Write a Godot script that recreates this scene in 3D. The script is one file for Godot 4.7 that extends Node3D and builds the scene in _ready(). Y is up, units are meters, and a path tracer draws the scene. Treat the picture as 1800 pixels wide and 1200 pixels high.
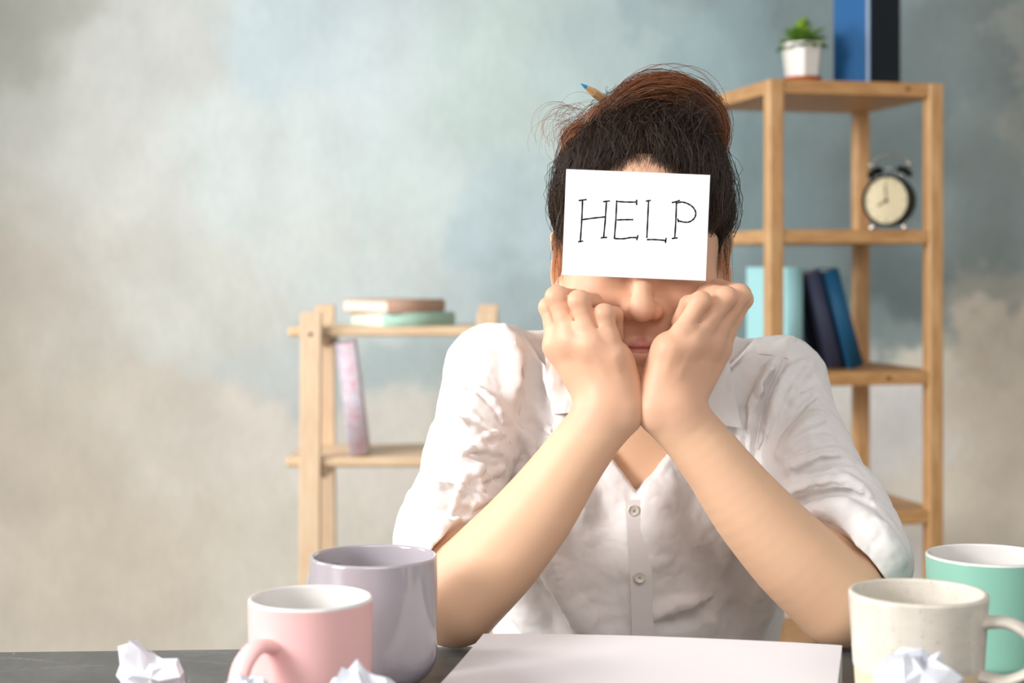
extends Node3D
# A tired person at a desk, head in hands, with a HELP card on the forehead; mugs, crumpled paper and a pad on the desk, two shelves and a painted wall behind.

const FPX := 2800.0          # focal length in pixels of the 1800 x 1200 frame
const PX0 := 900.0           # principal point
const PY0 := 470.0
const EYE_Y := 1.08
const DESK_Y := 0.74
const WALL_D := 3.65

var rng := RandomNumberGenerator.new()
var used_names := {}
var M := {}

# a point seen at pixel (px, py), at distance d along the view axis
func P(px: float, py: float, d: float) -> Vector3:
	return Vector3((px - PX0) / FPX * d, EYE_Y + (PY0 - py) / FPX * d, -d)

# ---------------------------------------------------------------- naming
func numbered(n: String) -> String:
	var base := n
	if used_names.has(base):
		used_names[base] += 1
		return "%s_%03d" % [base, used_names[base]]
	used_names[base] = 0
	return base

func thing(called: String, label: String, category: String, at := Vector3.ZERO, turn := 0.0, group := "") -> Node3D:
	var o := Node3D.new()
	o.name = numbered(called)
	add_child(o)
	o.position = at
	o.rotation.y = turn
	tag(o, label, category, group)
	return o

func tag(o: Node, label: String, category: String, group := "") -> void:
	o.set_meta("label", label)
	o.set_meta("category", category)
	if group != "":
		o.set_meta("group", group)

func part(called: String, mesh: Mesh, mat: Material, parent: Node) -> MeshInstance3D:
	var o := MeshInstance3D.new()
	o.name = called
	o.mesh = mesh
	o.material_override = mat
	parent.add_child(o, true)
	return o

func structure(called: String, mesh: Mesh, mat: Material, label: String, category: String) -> MeshInstance3D:
	var o := part(called, mesh, mat, self)
	o.set_meta("kind", "structure")
	tag(o, label, category)
	return o

# ---------------------------------------------------------------- mesh helpers
func new_st() -> SurfaceTool:
	var st := SurfaceTool.new()
	st.begin(Mesh.PRIMITIVE_TRIANGLES)
	return st

# triangles given counter-clockwise seen from outside; Godot fronts are clockwise
func tri(st: SurfaceTool, a: Vector3, b: Vector3, c: Vector3) -> void:
	st.add_vertex(a)
	st.add_vertex(c)
	st.add_vertex(b)

func quad(st: SurfaceTool, a: Vector3, b: Vector3, c: Vector3, d: Vector3) -> void:
	tri(st, a, b, c)
	tri(st, a, c, d)

func flat_mesh(st: SurfaceTool) -> ArrayMesh:
	st.generate_normals()
	return st.commit()

# a box with chamfered edges, in the frame t, added flat-shaded
func bevel_box(st: SurfaceTool, t: Transform3D, size: Vector3, bev: float) -> void:
	st.set_smooth_group(-1)
	var h := size / 2.0
	var b: float = min(bev, min(h.x, min(h.y, h.z)) * 0.9)
	var ax := [Vector3.RIGHT, Vector3.UP, Vector3.BACK]
	var hv := [h.x, h.y, h.z]
	for i in 3:
		var j: int = (i + 1) % 3
		var k: int = (i + 2) % 3
		for s in [-1.0, 1.0]:
			var n: Vector3 = ax[i] * s
			var c: Vector3 = n * hv[i]
			var u: Vector3 = ax[j] * (hv[j] - b)
			var w: Vector3 = ax[k] * (hv[k] - b)
			if s > 0:
				quad(st, t * (c - u - w), t * (c + u - w), t * (c + u + w), t * (c - u + w))
			else:
				quad(st, t * (c - u - w), t * (c - u + w), t * (c + u + w), t * (c + u - w))
	for k in 3:
		var i: int = (k + 1) % 3
		var j: int = (k + 2) % 3
		var w: Vector3 = ax[k] * (hv[k] - b)
		for s in [-1.0, 1.0]:
			for r in [-1.0, 1.0]:
				var p: Vector3 = ax[i] * s * hv[i] + ax[j] * r * (hv[j] - b)
				var q: Vector3 = ax[i] * s * (hv[i] - b) + ax[j] * r * hv[j]
				if s * r > 0:
					quad(st, t * (p - w), t * (q - w), t * (q + w), t * (p + w))
				else:
					quad(st, t * (p + w), t * (q + w), t * (q - w), t * (p - w))
	for sx in [-1.0, 1.0]:
		for sy in [-1.0, 1.0]:
			for sz in [-1.0, 1.0]:
				var a := Vector3(sx * h.x, sy * (h.y - b), sz * (h.z - b))
				var c2 := Vector3(sx * (h.x - b), sy * h.y, sz * (h.z - b))
				var d := Vector3(sx * (h.x - b), sy * (h.y - b), sz * h.z)
				if sx * sy * sz > 0:
					tri(st, t * a, t * c2, t * d)
				else:
					tri(st, t * a, t * d, t * c2)

func box_mesh(size: Vector3, bev := 0.0015, at := Vector3.ZERO) -> ArrayMesh:
	var st := new_st()
	bevel_box(st, Transform3D(Basis(), at), size, bev)
	return flat_mesh(st)

# profile: Vector2(radius, y) from the bottom outside, over the rim, down the inside; smooth
func lathe_mesh(profile: PackedVector2Array, segs := 64, sharp := false) -> ArrayMesh:
	var st := new_st()
	lathe(st, profile, segs, Transform3D(), sharp)
	return flat_mesh(st)

func lathe(st: SurfaceTool, profile: PackedVector2Array, segs: int, t: Transform3D, sharp := false) -> void:
	st.set_smooth_group(-1 if sharp else 0)
	for i in profile.size() - 1:
		var p := profile[i]
		var q := profile[i + 1]
		for s in segs:
			var a0 := TAU * s / segs
			var a1 := TAU * ((s + 1) % segs) / segs
			var v00 := t * Vector3(p.x * cos(a0), p.y, p.x * sin(a0))
			var v01 := t * Vector3(p.x * cos(a1), p.y, p.x * sin(a1))
			var v10 := t * Vector3(q.x * cos(a0), q.y, q.x * sin(a0))
			var v11 := t * Vector3(q.x * cos(a1), q.y, q.x * sin(a1))
			if p.x > 1e-6:
				tri(st, v00, v11, v01)
			if q.x > 1e-6:
				tri(st, v00, v10, v11)

# a tube along points with radii; elliptical through (wx, wy) factors and an up hint; closed ends
func sweep(st: SurfaceTool, pts: PackedVector3Array, radii: PackedFloat32Array, segs := 10, fw := 1.0, fh := 1.0, hint := Vector3.UP, caps := true) -> void:
	st.set_smooth_group(0)
	var n := pts.size()
	var rings := []
	for i in n:
		var d := (pts[min(i + 1, n - 1)] - pts[max(i - 1, 0)]).normalized()
		var side := d.cross(hint)
		if side.length() < 1e-4:
			side = d.cross(Vector3(0.3, 0.2, 0.9))
		side = side.normalized()
		var up := side.cross(d).normalized()
		var ring := PackedVector3Array()
		for s in segs:
			var a := TAU * s / segs
			ring.append(pts[i] + side * cos(a) * radii[i] * fw + up * sin(a) * radii[i] * fh)
		rings.append(ring)
	for i in n - 1:
		var a: PackedVector3Array = rings[i]
		var b: PackedVector3Array = rings[i + 1]
		for s in segs:
			var t := (s + 1) % segs
			quad(st, a[s], a[t], b[t], b[s])
	if caps:
		for s in segs:
			var t := (s + 1) % segs
			tri(st, pts[0], rings[0][t], rings[0][s])
			tri(st, pts[n - 1], rings[n - 1][s], rings[n - 1][t])

func bezier(a: Vector3, b: Vector3, c: Vector3, d: Vector3, n: int) -> PackedVector3Array:
	var out := PackedVector3Array()
	for i in n + 1:
		out.append(a.bezier_interpolate(b, c, d, float(i) / n))
	return out

# a smooth curve through given points
func spline(pts: Array, per := 6) -> PackedVector3Array:
	var out := PackedVector3Array()
	var n := pts.size()
	for i in n - 1:
		var p0: Vector3 = pts[max(i - 1, 0)]
		var p1: Vector3 = pts[i]
		var p2: Vector3 = pts[i + 1]
		var p3: Vector3 = pts[min(i + 2, n - 1)]
		for k in per:
			out.append(p1.cubic_interpolate(p2, p0, p3, float(k) / per))
	out.append(pts[n - 1])
	return out

func even(n: int, r: float) -> PackedFloat32Array:
	var a := PackedFloat32Array()
	a.resize(n)
	a.fill(r)
	return a

func taper(n: int, r0: float, r1: float) -> PackedFloat32Array:
	var a := PackedFloat32Array()
	for i in n:
		a.append(lerpf(r0, r1, float(i) / max(1, n - 1)))
	return a

# ---------------------------------------------------------------- materials
func mat(called: String, color: Color, rough := 0.6, spec := 0.5, metal := 0.0) -> StandardMaterial3D:
	var m := StandardMaterial3D.new()
	m.resource_name = called
	m.albedo_color = color
	m.roughness = rough
	m.metallic = metal
	m.metallic_specular = spec
	M[called] = m
	return m

func noise(seed_: int, freq: float, oct := 4) -> FastNoiseLite:
	var n := FastNoiseLite.new()
	n.seed = seed_
	n.noise_type = FastNoiseLite.TYPE_SIMPLEX_SMOOTH
	n.frequency = freq
	n.fractal_octaves = oct
	return n

# wood grain: streaks along v (vertical = true) or along u
func wood_texture(seed_: int, dark: Color, light: Color, vertical: bool) -> ImageTexture:
	var w := 256
	var img := Image.create(w, w, false, Image.FORMAT_RGB8)
	var n1 := noise(seed_, 0.03, 3)
	var n2 := noise(seed_ + 7, 0.12, 2)
	for y in w:
		for x in w:
			var a := TAU * y / w
			var sx := float(x)
			# wraps along the grain by walking a circle
			var v := n1.get_noise_3d(sx * 1.6, cos(a) * 14.0, sin(a) * 14.0) * 0.9 + n2.get_noise_3d(sx * 2.0, cos(a) * 5.0, sin(a) * 5.0) * 0.35
			var c := dark.lerp(light, clampf(0.5 + v, 0.0, 1.0))
			if vertical:
				img.set_pixel(x, y, c)
			else:
				img.set_pixel(y, x, c)
	return ImageTexture.create_from_image(img)

func wood(called: String, seed_: int, dark: Color, light: Color, vertical: bool, rough := 0.45) -> StandardMaterial3D:
	var m := mat(called, Color.WHITE, rough, 0.45)
	m.albedo_texture = wood_texture(seed_, dark, light, vertical)
	m.uv1_triplanar = true
	m.uv1_scale = Vector3(4, 4, 4)
	return m

func noise_bump(m: StandardMaterial3D, seed_: int, freq: float, cm: float, scale: float, oct := 4) -> void:
	var t := NoiseTexture2D.new()
	t.noise = noise(seed_, freq, oct)
	t.width = 256
	t.height = 256
	t.seamless = true
	m.heightmap_enabled = true
	m.heightmap_texture = t
	m.heightmap_scale = cm
	m.uv1_triplanar = true
	m.uv1_scale = Vector3(scale, scale, scale)

const BACK := 3.6
const KEY := 8.6
const FILL := 2.9

# ---------------------------------------------------------------- camera, light
func build_camera_and_light() -> void:
	var cam := Camera3D.new()
	cam.name = "camera"
	cam.near = 0.05
	cam.far = 50.0
	cam.projection = Camera3D.PROJECTION_FRUSTUM
	cam.size = 1200.0 / FPX * cam.near
	cam.frustum_offset = Vector2(0.0, (PY0 - 600.0) / FPX * cam.near)
	cam.position = Vector3(0, EYE_Y, 0)
	var at := CameraAttributesPhysical.new()
	at.frustum_focal_length = 80.0
	at.exposure_aperture = 7.2
	at.frustum_focus_distance = 1.44
	cam.attributes = at
	add_child(cam)
	cam.current = true
	cam.size = 1200.0 / FPX * cam.near

	var e := Environment.new()
	e.background_mode = Environment.BG_COLOR
	e.background_color = Color(0.02, 0.02, 0.02)
	e.tonemap_mode = Environment.TONE_MAPPER_LINEAR
	e.tonemap_exposure = 1.0
	e.sdfgi_enabled = true
	e.ssao_enabled = true
	e.ssil_enabled = true
	var we := WorldEnvironment.new()
	we.name = "environment"
	we.environment = e
	add_child(we)

	# the key light: a large softbox beside the desk, outside the frame
	softbox("softbox_lamp", "large square studio softbox on a black stand lighting the desk", Vector3(-2.25, 1.80, -0.20), Vector3(0.7, 1.0, -1.3), Vector2(0.9, 0.9), KEY, Color(1.0, 0.996, 0.99))
	# a second, smaller one lights the painted wall and the shelves
	softbox("softbox_lamp", "small square studio softbox aimed at the painted wall", Vector3(-1.95, 1.72, -2.05), Vector3(0.20, 1.15, -3.55), Vector2(0.6, 0.6), BACK, Color(1.0, 0.996, 0.99), 0.6)
	# a fill panel, added on the ceiling out of view, evens the light of the room
	fill_panel(Vector3(0.3, 2.68, 1.15), Vector2(2.0, 1.2), FILL, Color(1.0, 0.998, 0.995))

func softbox(called: String, label: String, at: Vector3, target: Vector3, size: Vector2, energy: float, color: Color, added_doors := 0.0) -> void:
	var t := thing(called, label, "lamp", Vector3(at.x, 0, at.z))
	var aim := Transform3D(Basis(), at - Vector3(at.x, 0, at.z)).looking_at(target - Vector3(at.x, 0, at.z), Vector3.UP)
	var glow := mat("softbox_glow", Color(0.9, 0.9, 0.9), 0.6)
	glow.emission_enabled = true
	glow.emission = color
	glow.emission_energy_multiplier = 1.6
	var black := mat("softbox_black", Color(0.04, 0.04, 0.045), 0.7)
	var d := part("diffuser", box_mesh(Vector3(size.x, size.y, 0.01), 0.002), glow, t)
	d.transform = aim
	var st := new_st()
	st.set_smooth_group(-1)
	var h := size / 2.0 + Vector2(0.015, 0.015)
	var f := [Vector3(-h.x, -h.y, 0.0), Vector3(h.x, -h.y, 0.0), Vector3(h.x, h.y, 0.0), Vector3(-h.x, h.y, 0.0)]
	var b := [Vector3(-0.09, -0.09, 0.38), Vector3(0.09, -0.09, 0.38), Vector3(0.09, 0.09, 0.38), Vector3(-0.09, 0.09, 0.38)]
	for i in 4:
		var j := (i + 1) % 4
		quad(st, f[i], f[j], b[j], b[i])
	quad(st, b[0], b[1], b[2], b[3])
	var sh := part("shell", flat_mesh(st), black, t)
	sh.transform = aim
	if added_doors > 0.0:
		# unseen flaps, added on two edges to keep light off the near end of the wall
		for fl in [[Vector3(-h.x - 0.006, 0, -added_doors / 2), Vector3(0.004, h.y * 2, added_doors)], [Vector3(0, h.y + 0.006, -added_doors / 2), Vector3(h.x * 2, 0.004, added_doors)]]:
			part("added_barn_door", box_mesh(fl[1], 0.001, fl[0]), black, t).transform = aim
	var st2 := new_st()
	bevel_box(st2, Transform3D(Basis(), Vector3(0, 0, 0.46)), Vector3(0.12, 0.12, 0.18), 0.01)
	part("lamp_head", flat_mesh(st2), black, t).transform = aim
	var back := aim * Vector3(0, 0, 0.46)
	var st3 := new_st()
	sweep(st3, PackedVector3Array([Vector3(back.x, 0.35, back.z), Vector3(back.x, back.y - 0.05, back.z)]), even(2, 0.016), 10, 1, 1, Vector3.RIGHT)
	part("pole", flat_mesh(st3), black, t)
	for k in 3:
		var st4 := new_st()
		var a := TAU * k / 3.0 + 0.5
		sweep(st4, PackedVector3Array([Vector3(back.x, 0.6, back.z), Vector3(back.x + cos(a) * 0.42, 0.012, back.z + sin(a) * 0.42)]), even(2, 0.011), 8)
		part("leg", flat_mesh(st4), black, t)
	var l := AreaLight3D.new()
	l.name = "softbox_light"
	l.area_size = size
	l.light_energy = energy
	l.light_color = color
	l.shadow_enabled = true
	l.area_range = 12.0
	t.add_child(l)
	l.transform = aim * Transform3D(Basis(), Vector3(0, 0, -0.012))

func fill_panel(at: Vector3, size: Vector2, energy: float, color: Color) -> void:
	var t := thing("added_fill_light", "flat white fill light panel added on the ceiling out of view", "lamp", at)
	var glow := mat("panel_glow", Color(0.9, 0.9, 0.9), 0.6)
	glow.emission_enabled = true
	glow.emission = color
	glow.emission_energy_multiplier = 1.0
	part("diffuser", box_mesh(Vector3(size.x, 0.01, size.y), 0.001, Vector3(0, 0.0, 0)), glow, t)
	part("frame", box_mesh(Vector3(size.x + 0.04, 0.03, size.y + 0.04), 0.002, Vector3(0, 0.021, 0)), mat("panel_frame", Color(0.8, 0.8, 0.8), 0.4), t)
	var l := AreaLight3D.new()
	l.name = "panel_light"
	l.area_size = size
	l.light_energy = energy
	l.light_color = color
	l.shadow_enabled = true
	l.area_range = 12.0
	t.add_child(l)
	l.position = Vector3(0, -0.012, 0)
	l.rotation.x = -PI / 2.0

# ---------------------------------------------------------------- room
# the hand-painted wall: broad dabs of paint, each with its own place, spread and colour, worked into each other; fading light is painted in at the top left
var DABS := [
	# px, py, spread x, spread y, colour, weight
	[20, 20, 120, 120, Color(0.650, 0.655, 0.625), 1.1],  # greyer paint, darkened further for the light fading in this corner
	[90, 200, 110, 150, Color(0.748, 0.752, 0.731), 1.1],
	[250, 120, 140, 150, Color(0.755, 0.767, 0.752), 1.1],
	[200, 320, 120, 120, Color(0.786, 0.795, 0.780), 1.1],
	[520, 60, 120, 100, Color(0.739, 0.796, 0.814), 1.1],
	[480, 300, 160, 140, Color(0.779, 0.817, 0.814), 1.1],
	[640, 150, 110, 110, Color(0.780, 0.825, 0.837), 1.1],
	[720, 330, 100, 130, Color(0.793, 0.843, 0.841), 1.1],
	[900, 110, 120, 140, Color(0.765, 0.829, 0.819), 1.1],
	[1010, 100, 90, 120, Color(0.726, 0.804, 0.809), 1.1],
	[850, 400, 80, 100, Color(0.721, 0.791, 0.812), 1.1],
	[890, 540, 80, 80, Color(0.657, 0.727, 0.741), 1.1],
	[780, 560, 70, 60, Color(0.723, 0.780, 0.790), 1.1],
	[640, 520, 110, 70, Color(0.773, 0.814, 0.813), 1.1],
	[700, 640, 120, 50, Color(0.683, 0.742, 0.748), 1.1],
	[520, 640, 90, 60, Color(0.744, 0.770, 0.763), 1.1],
	[560, 470, 120, 80, Color(0.791, 0.815, 0.805), 1.1],
	[330, 520, 150, 110, Color(0.777, 0.784, 0.762), 1.1],
	[120, 480, 130, 140, Color(0.747, 0.734, 0.698), 1.1],
	[20, 560, 100, 150, Color(0.722, 0.695, 0.649), 1.1],
	[60, 800, 160, 130, Color(0.754, 0.722, 0.665), 1.1],
	[250, 760, 150, 80, Color(0.774, 0.753, 0.711), 1.1],
	[420, 780, 140, 60, Color(0.823, 0.806, 0.774), 1.1],
	[620, 750, 110, 35, Color(0.819, 0.810, 0.787), 1.1],
	[700, 850, 140, 70, Color(0.849, 0.838, 0.805), 1.1],
	[1000, 820, 160, 90, Color(0.884, 0.880, 0.840), 1.1],
	[1100, 420, 120, 160, Color(0.671, 0.753, 0.768), 1.1],
	[1200, 150, 90, 120, Color(0.649, 0.737, 0.754), 1.1],
	[1310, 80, 90, 100, Color(0.590, 0.674, 0.694), 1.1],
	[1330, 300, 80, 120, Color(0.530, 0.611, 0.627), 1.1],
	[1440, 300, 80, 130, Color(0.519, 0.579, 0.585), 1.1],
	[1440, 80, 70, 100, Color(0.522, 0.585, 0.595), 1.1],
	[1580, 250, 80, 130, Color(0.498, 0.555, 0.559), 1.1],
	[1660, 80, 70, 110, Color(0.501, 0.547, 0.549), 1.1],
	[1590, 450, 80, 90, Color(0.465, 0.526, 0.532), 1.1],
	[1730, 230, 60, 130, Color(0.548, 0.595, 0.591), 1.1],
	[1700, 440, 50, 60, Color(0.523, 0.566, 0.561), 1.1],
	[1590, 570, 70, 30, Color(0.599, 0.659, 0.659), 1.1],
	[1440, 560, 80, 50, Color(0.541, 0.620, 0.636), 1.1],
	[1795, 60, 30, 90, Color(0.670, 0.691, 0.671), 1.1],
	[1790, 200, 28, 70, Color(0.643, 0.662, 0.639), 1.1],
	[1740, 60, 50, 90, Color(0.527, 0.571, 0.570), 1.1],
	[1740, 520, 60, 30, Color(0.659, 0.662, 0.629), 1.1],
	[1790, 600, 80, 50, Color(0.862, 0.823, 0.758), 1.1],
	[1660, 640, 90, 30, Color(0.933, 0.916, 0.862), 1.1],
	[1560, 740, 120, 60, Color(0.964, 0.964, 0.961), 1.1],
	[1740, 760, 100, 80, Color(0.934, 0.893, 0.822), 1.1],
	[1300, 780, 150, 80, Color(0.943, 0.943, 0.897), 1.1],
	[600, 1000, 250, 100, Color(0.834, 0.819, 0.773), 1.1],
	[150, 1000, 200, 100, Color(0.785, 0.754, 0.695), 1.1],
	[1300, 1050, 400, 100, Color(0.964, 0.964, 0.964), 1.1],
	[1750, 1000, 150, 100, Color(0.951, 0.915, 0.841), 1.1],
	[1950, 200, 90, 200, Color(0.652, 0.671, 0.657), 1.1],
	[-150, 300, 120, 300, Color(0.714, 0.711, 0.677), 1.1],
	[600, -150, 400, 110, Color(0.744, 0.794, 0.805), 1.1],
	[1500, -150, 300, 110, Color(0.570, 0.633, 0.646), 1.1],
	[-800, 300, 450, 450, Color(0.771, 0.772, 0.747), 1.1],
	[-1500, 500, 400, 600, Color(0.749, 0.745, 0.715), 1.1],
	[2400, 300, 280, 500, Color(0.696, 0.708, 0.690), 1.1],
	[300, -560, 700, 260, Color(0.741, 0.781, 0.784), 1.1],
	[1500, -560, 500, 260, Color(0.667, 0.722, 0.737), 1.1],
	[-700, 1050, 700, 160, Color(0.820, 0.790, 0.735), 1.1],
	[2300, 1050, 350, 200, Color(0.964, 0.922, 0.847), 1.1],
]

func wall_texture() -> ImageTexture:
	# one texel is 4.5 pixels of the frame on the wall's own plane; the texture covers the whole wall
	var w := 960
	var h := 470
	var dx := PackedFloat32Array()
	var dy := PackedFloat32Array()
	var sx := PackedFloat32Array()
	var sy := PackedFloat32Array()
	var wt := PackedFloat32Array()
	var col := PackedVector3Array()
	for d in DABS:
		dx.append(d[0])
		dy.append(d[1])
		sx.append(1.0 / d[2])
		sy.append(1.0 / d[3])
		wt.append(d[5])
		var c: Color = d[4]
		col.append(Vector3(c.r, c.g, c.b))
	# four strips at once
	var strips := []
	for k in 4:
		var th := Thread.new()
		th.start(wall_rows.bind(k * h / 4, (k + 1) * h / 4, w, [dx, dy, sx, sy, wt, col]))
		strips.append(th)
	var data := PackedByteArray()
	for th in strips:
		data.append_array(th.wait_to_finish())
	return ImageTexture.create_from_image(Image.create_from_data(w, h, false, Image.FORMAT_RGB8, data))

func wall_rows(j0: int, j1: int, w: int, dabs: Array) -> PackedByteArray:
	var dx: PackedFloat32Array = dabs[0]
	var dy: PackedFloat32Array = dabs[1]
	var sx: PackedFloat32Array = dabs[2]
	var sy: PackedFloat32Array = dabs[3]
	var wt: PackedFloat32Array = dabs[4]
	var col: PackedVector3Array = dabs[5]
	var nd := dx.size()
	var warp := noise(11, 0.0045, 4)
	var warp2 := noise(12, 0.0045, 4)
	var mott := noise(13, 0.012, 5)
	var fine := noise(14, 0.05, 3)
	var streak := noise(15, 0.03, 3)
	var data := PackedByteArray()
	data.resize(w * (j1 - j0) * 3)
	for j in range(j0, j1):
		for i in w:
			var px := -1640.0 + 4.5 * i
			var py := -805.0 + 4.5 * j
			var qx := px + warp.get_noise_2d(px, py) * 100.0 + fine.get_noise_2d(px, py) * 14.0
			var qy := py + warp2.get_noise_2d(px, py) * 75.0 + streak.get_noise_2d(px * 0.6, py * 0.6) * 18.0
			var sum := 1e-7
			var acc := Vector3(0.75, 0.74, 0.71) * 1e-7
			for k in nd:
				var ux := (qx - dx[k]) * sx[k]
				var uy := (qy - dy[k]) * sy[k]
				var r2 := ux * ux + uy * uy
				if r2 > 40.0:
					continue
				var g := wt[k] / (1.0 + r2 * r2 * r2 * 2.0)
				sum += g
				acc += col[k] * g
			acc /= sum
			var v := 1.0 + mott.get_noise_2d(px * 0.55, py * 0.42) * 0.045 + fine.get_noise_2d(px * 1.3, py * 0.5) * 0.022
			acc *= v
			var o := ((j - j0) * w + i) * 3
			data[o] = int(clampf(acc.x, 0.0, 1.0) * 255.0)
			data[o + 1] = int(clampf(acc.y, 0.0, 1.0) * 255.0)
			data[o + 2] = int(clampf(acc.z, 0.0, 1.0) * 255.0)
	return data

func build_room() -> void:
	var plaster := mat("plaster", Color(0.86, 0.86, 0.86), 0.9, 0.3)
	var floor_m := wood("floor_wood", 5, Color(0.46, 0.42, 0.38), Color(0.56, 0.52, 0.48), false, 0.5)
	floor_m.uv1_scale = Vector3(1.2, 1.2, 1.2)
	# back wall with the painting; its own uv from its own width and height
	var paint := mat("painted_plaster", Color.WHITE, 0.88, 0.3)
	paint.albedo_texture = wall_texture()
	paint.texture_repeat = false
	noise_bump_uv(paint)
	var x0 := -3.3
	var x1 := 2.3
	var top := 2.72
	var st := new_st()
	st.set_smooth_group(-1)
	var k := WALL_D / FPX
	for c in [[x0, 0.0], [x1, top], [x1, 0.0], [x0, 0.0], [x0, top], [x1, top]]:
		var px: float = c[0] / k + PX0
		var py: float = PY0 - (c[1] - EYE_Y) / k
		st.set_uv(Vector2((px + 1640.0) / (4.5 * 960.0), (py + 805.0) / (4.5 * 470.0)))
		st.add_vertex(Vector3(c[0], c[1], -WALL_D))
	var face := flat_mesh(st)
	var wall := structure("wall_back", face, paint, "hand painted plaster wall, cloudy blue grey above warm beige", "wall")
	part("masonry", box_mesh(Vector3(x1 - x0, top, 0.1), 0.0, Vector3((x0 + x1) / 2, top / 2, -WALL_D - 0.052)), plaster, wall)
	structure("wall_left", box_mesh(Vector3(0.1, top, WALL_D + 2.1), 0.0, Vector3(x0 - 0.05, top / 2, (2.0 - WALL_D) / 2)), plaster, "plain pale plaster wall beside the softbox lamp", "wall")
	structure("wall_right", box_mesh(Vector3(0.1, top, WALL_D + 2.1), 0.0, Vector3(x1 + 0.05, top / 2, (2.0 - WALL_D) / 2)), plaster, "plain pale plaster wall beyond the pine shelf", "wall")
	structure("wall_front", box_mesh(Vector3(x1 - x0 + 0.2, top, 0.1), 0.0, Vector3((x0 + x1) / 2, top / 2, 2.05)), plaster, "plain pale plaster wall facing the painted wall", "wall")
	structure("ceiling", box_mesh(Vector3(x1 - x0 + 0.2, 0.1, WALL_D + 2.2), 0.0, Vector3((x0 + x1) / 2, top + 0.05, (2.0 - WALL_D) / 2)), plaster, "plain white plaster ceiling", "ceiling")
	structure("floor", box_mesh(Vector3(x1 - x0 + 0.2, 0.1, WALL_D + 2.2), 0.0, Vector3((x0 + x1) / 2, -0.05, (2.0 - WALL_D) / 2)), floor_m, "brown wooden floor under the desk and shelves", "floor")

func noise_bump_uv(m: StandardMaterial3D) -> void:
	var t := NoiseTexture2D.new()
	t.noise = noise(21, 0.03, 5)
	t.width = 512
	t.height = 512
	m.heightmap_enabled = true
	m.heightmap_texture = t
	m.heightmap_scale = 0.05

# ---------------------------------------------------------------- desk
func build_desk() -> void:
	var yaw := deg_to_rad(2.9)
	# the far edge runs through (-0.45, -1.41); the desk turns a little away on its far side
	var t := thing("desk", "dark slate grey desk with fine scratches on its top", "desk", Vector3(0.05, 0, -1.0), yaw)
	var slate := mat("slate_top", Color.WHITE, 0.42, 0.5)
	slate.albedo_texture = slate_texture()
	slate.uv1_triplanar = true
	slate.uv1_scale = Vector3(1.6, 1.6, 1.6)
	part("tabletop", box_mesh(Vector3(1.7, 0.03, 0.86), 0.002, Vector3(0, DESK_Y - 0.015, -0.005)), slate, t)
	var steel := mat("desk_steel", Color(0.10, 0.10, 0.11), 0.45)
	part("apron", box_mesh(Vector3(1.5, 0.06, 0.7), 0.002, Vector3(0, DESK_Y - 0.06, 0)), steel, t)
	for sx in [-1, 1]:
		for sz in [-1, 1]:
			part("leg", box_mesh(Vector3(0.05, DESK_Y - 0.06, 0.05), 0.003, Vector3(sx * 0.76, (DESK_Y - 0.06) / 2, sz * 0.34)), steel, t)

func slate_texture() -> ImageTexture:
	var w := 512
	var img := Image.create(w, w, false, Image.FORMAT_RGB8)
	var n1 := noise(31, 0.012, 5)
	var n2 := noise(32, 0.09, 3)
	for y in w:
		for x in w:
			var v := 0.37 + n1.get_noise_2d(x, y) * 0.05 + n2.get_noise_2d(x, y) * 0.025
			img.set_pixel(x, y, Color(v * 1.0, v * 0.985, v * 0.95))
	var r := RandomNumberGenerator.new()
	r.seed = 5
	for i in 90:
		var x := r.randf() * w
		var y := r.randf() * w
		var a := r.randf_range(-0.5, 0.5) + (0.0 if r.randf() < 0.7 else 1.4)
		var l := r.randf_range(20, 140)
		var c := r.randf_range(0.50, 0.60)
		for k in int(l):
			var px := int(x + cos(a + k * 0.002) * k)
			var py := int(y + sin(a + k * 0.002) * k)
			if px >= 0 and py >= 0 and px < w and py < w and r.randf() < 0.8:
				img.set_pixel(px, py, Color(c, c * 0.985, c * 0.95))
	return ImageTexture.create_from_image(img)

# ---------------------------------------------------------------- mugs
# rounded vessel profile; the outside from the foot to the rim, the inside from the rim to the floor
func mug_outside(rt: float, rb: float, h: float, round_: float) -> PackedVector2Array:
	var p := PackedVector2Array([Vector2(0, 0.003), Vector2(rb - round_ - 0.004, 0.003), Vector2(rb - round_ - 0.002, 0.0), Vector2(rb - round_ + 0.002, 0.0)])
	for i in 9:
		var a := -PI / 2 + PI / 2 * i / 8.0
		p.append(Vector2(rb - round_ + cos(a) * round_, 0.002 + round_ + sin(a) * round_))
	for i in range(1, 11):
		var f := i / 10.0
		p.append(Vector2(lerpf(rb, rt, f), lerpf(0.002 + round_, h - 0.0022, f)))
	return p

func mug_inside(rt: float, rb: float, h: float, round_: float, w: float) -> PackedVector2Array:
	var p := PackedVector2Array()
	for i in 7:
		var a := PI * i / 6.0
		p.append(Vector2(rt - w / 2 + cos(a) * w / 2, h - 0.0022 + sin(a) * 0.0022))
	for i in range(1, 11):
		var f := i / 10.0
		p.append(Vector2(lerpf(rt - w, rb - w, f), lerpf(h - 0.0022, round_ + 0.006, f)))
	for i in range(1, 7):
		var a := PI / 2 * i / 6.0
		p.append(Vector2(rb - w - round_ + cos(a) * round_, 0.006 + round_ - sin(a) * round_))
	p.append(Vector2(0, 0.006))
	return p

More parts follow.
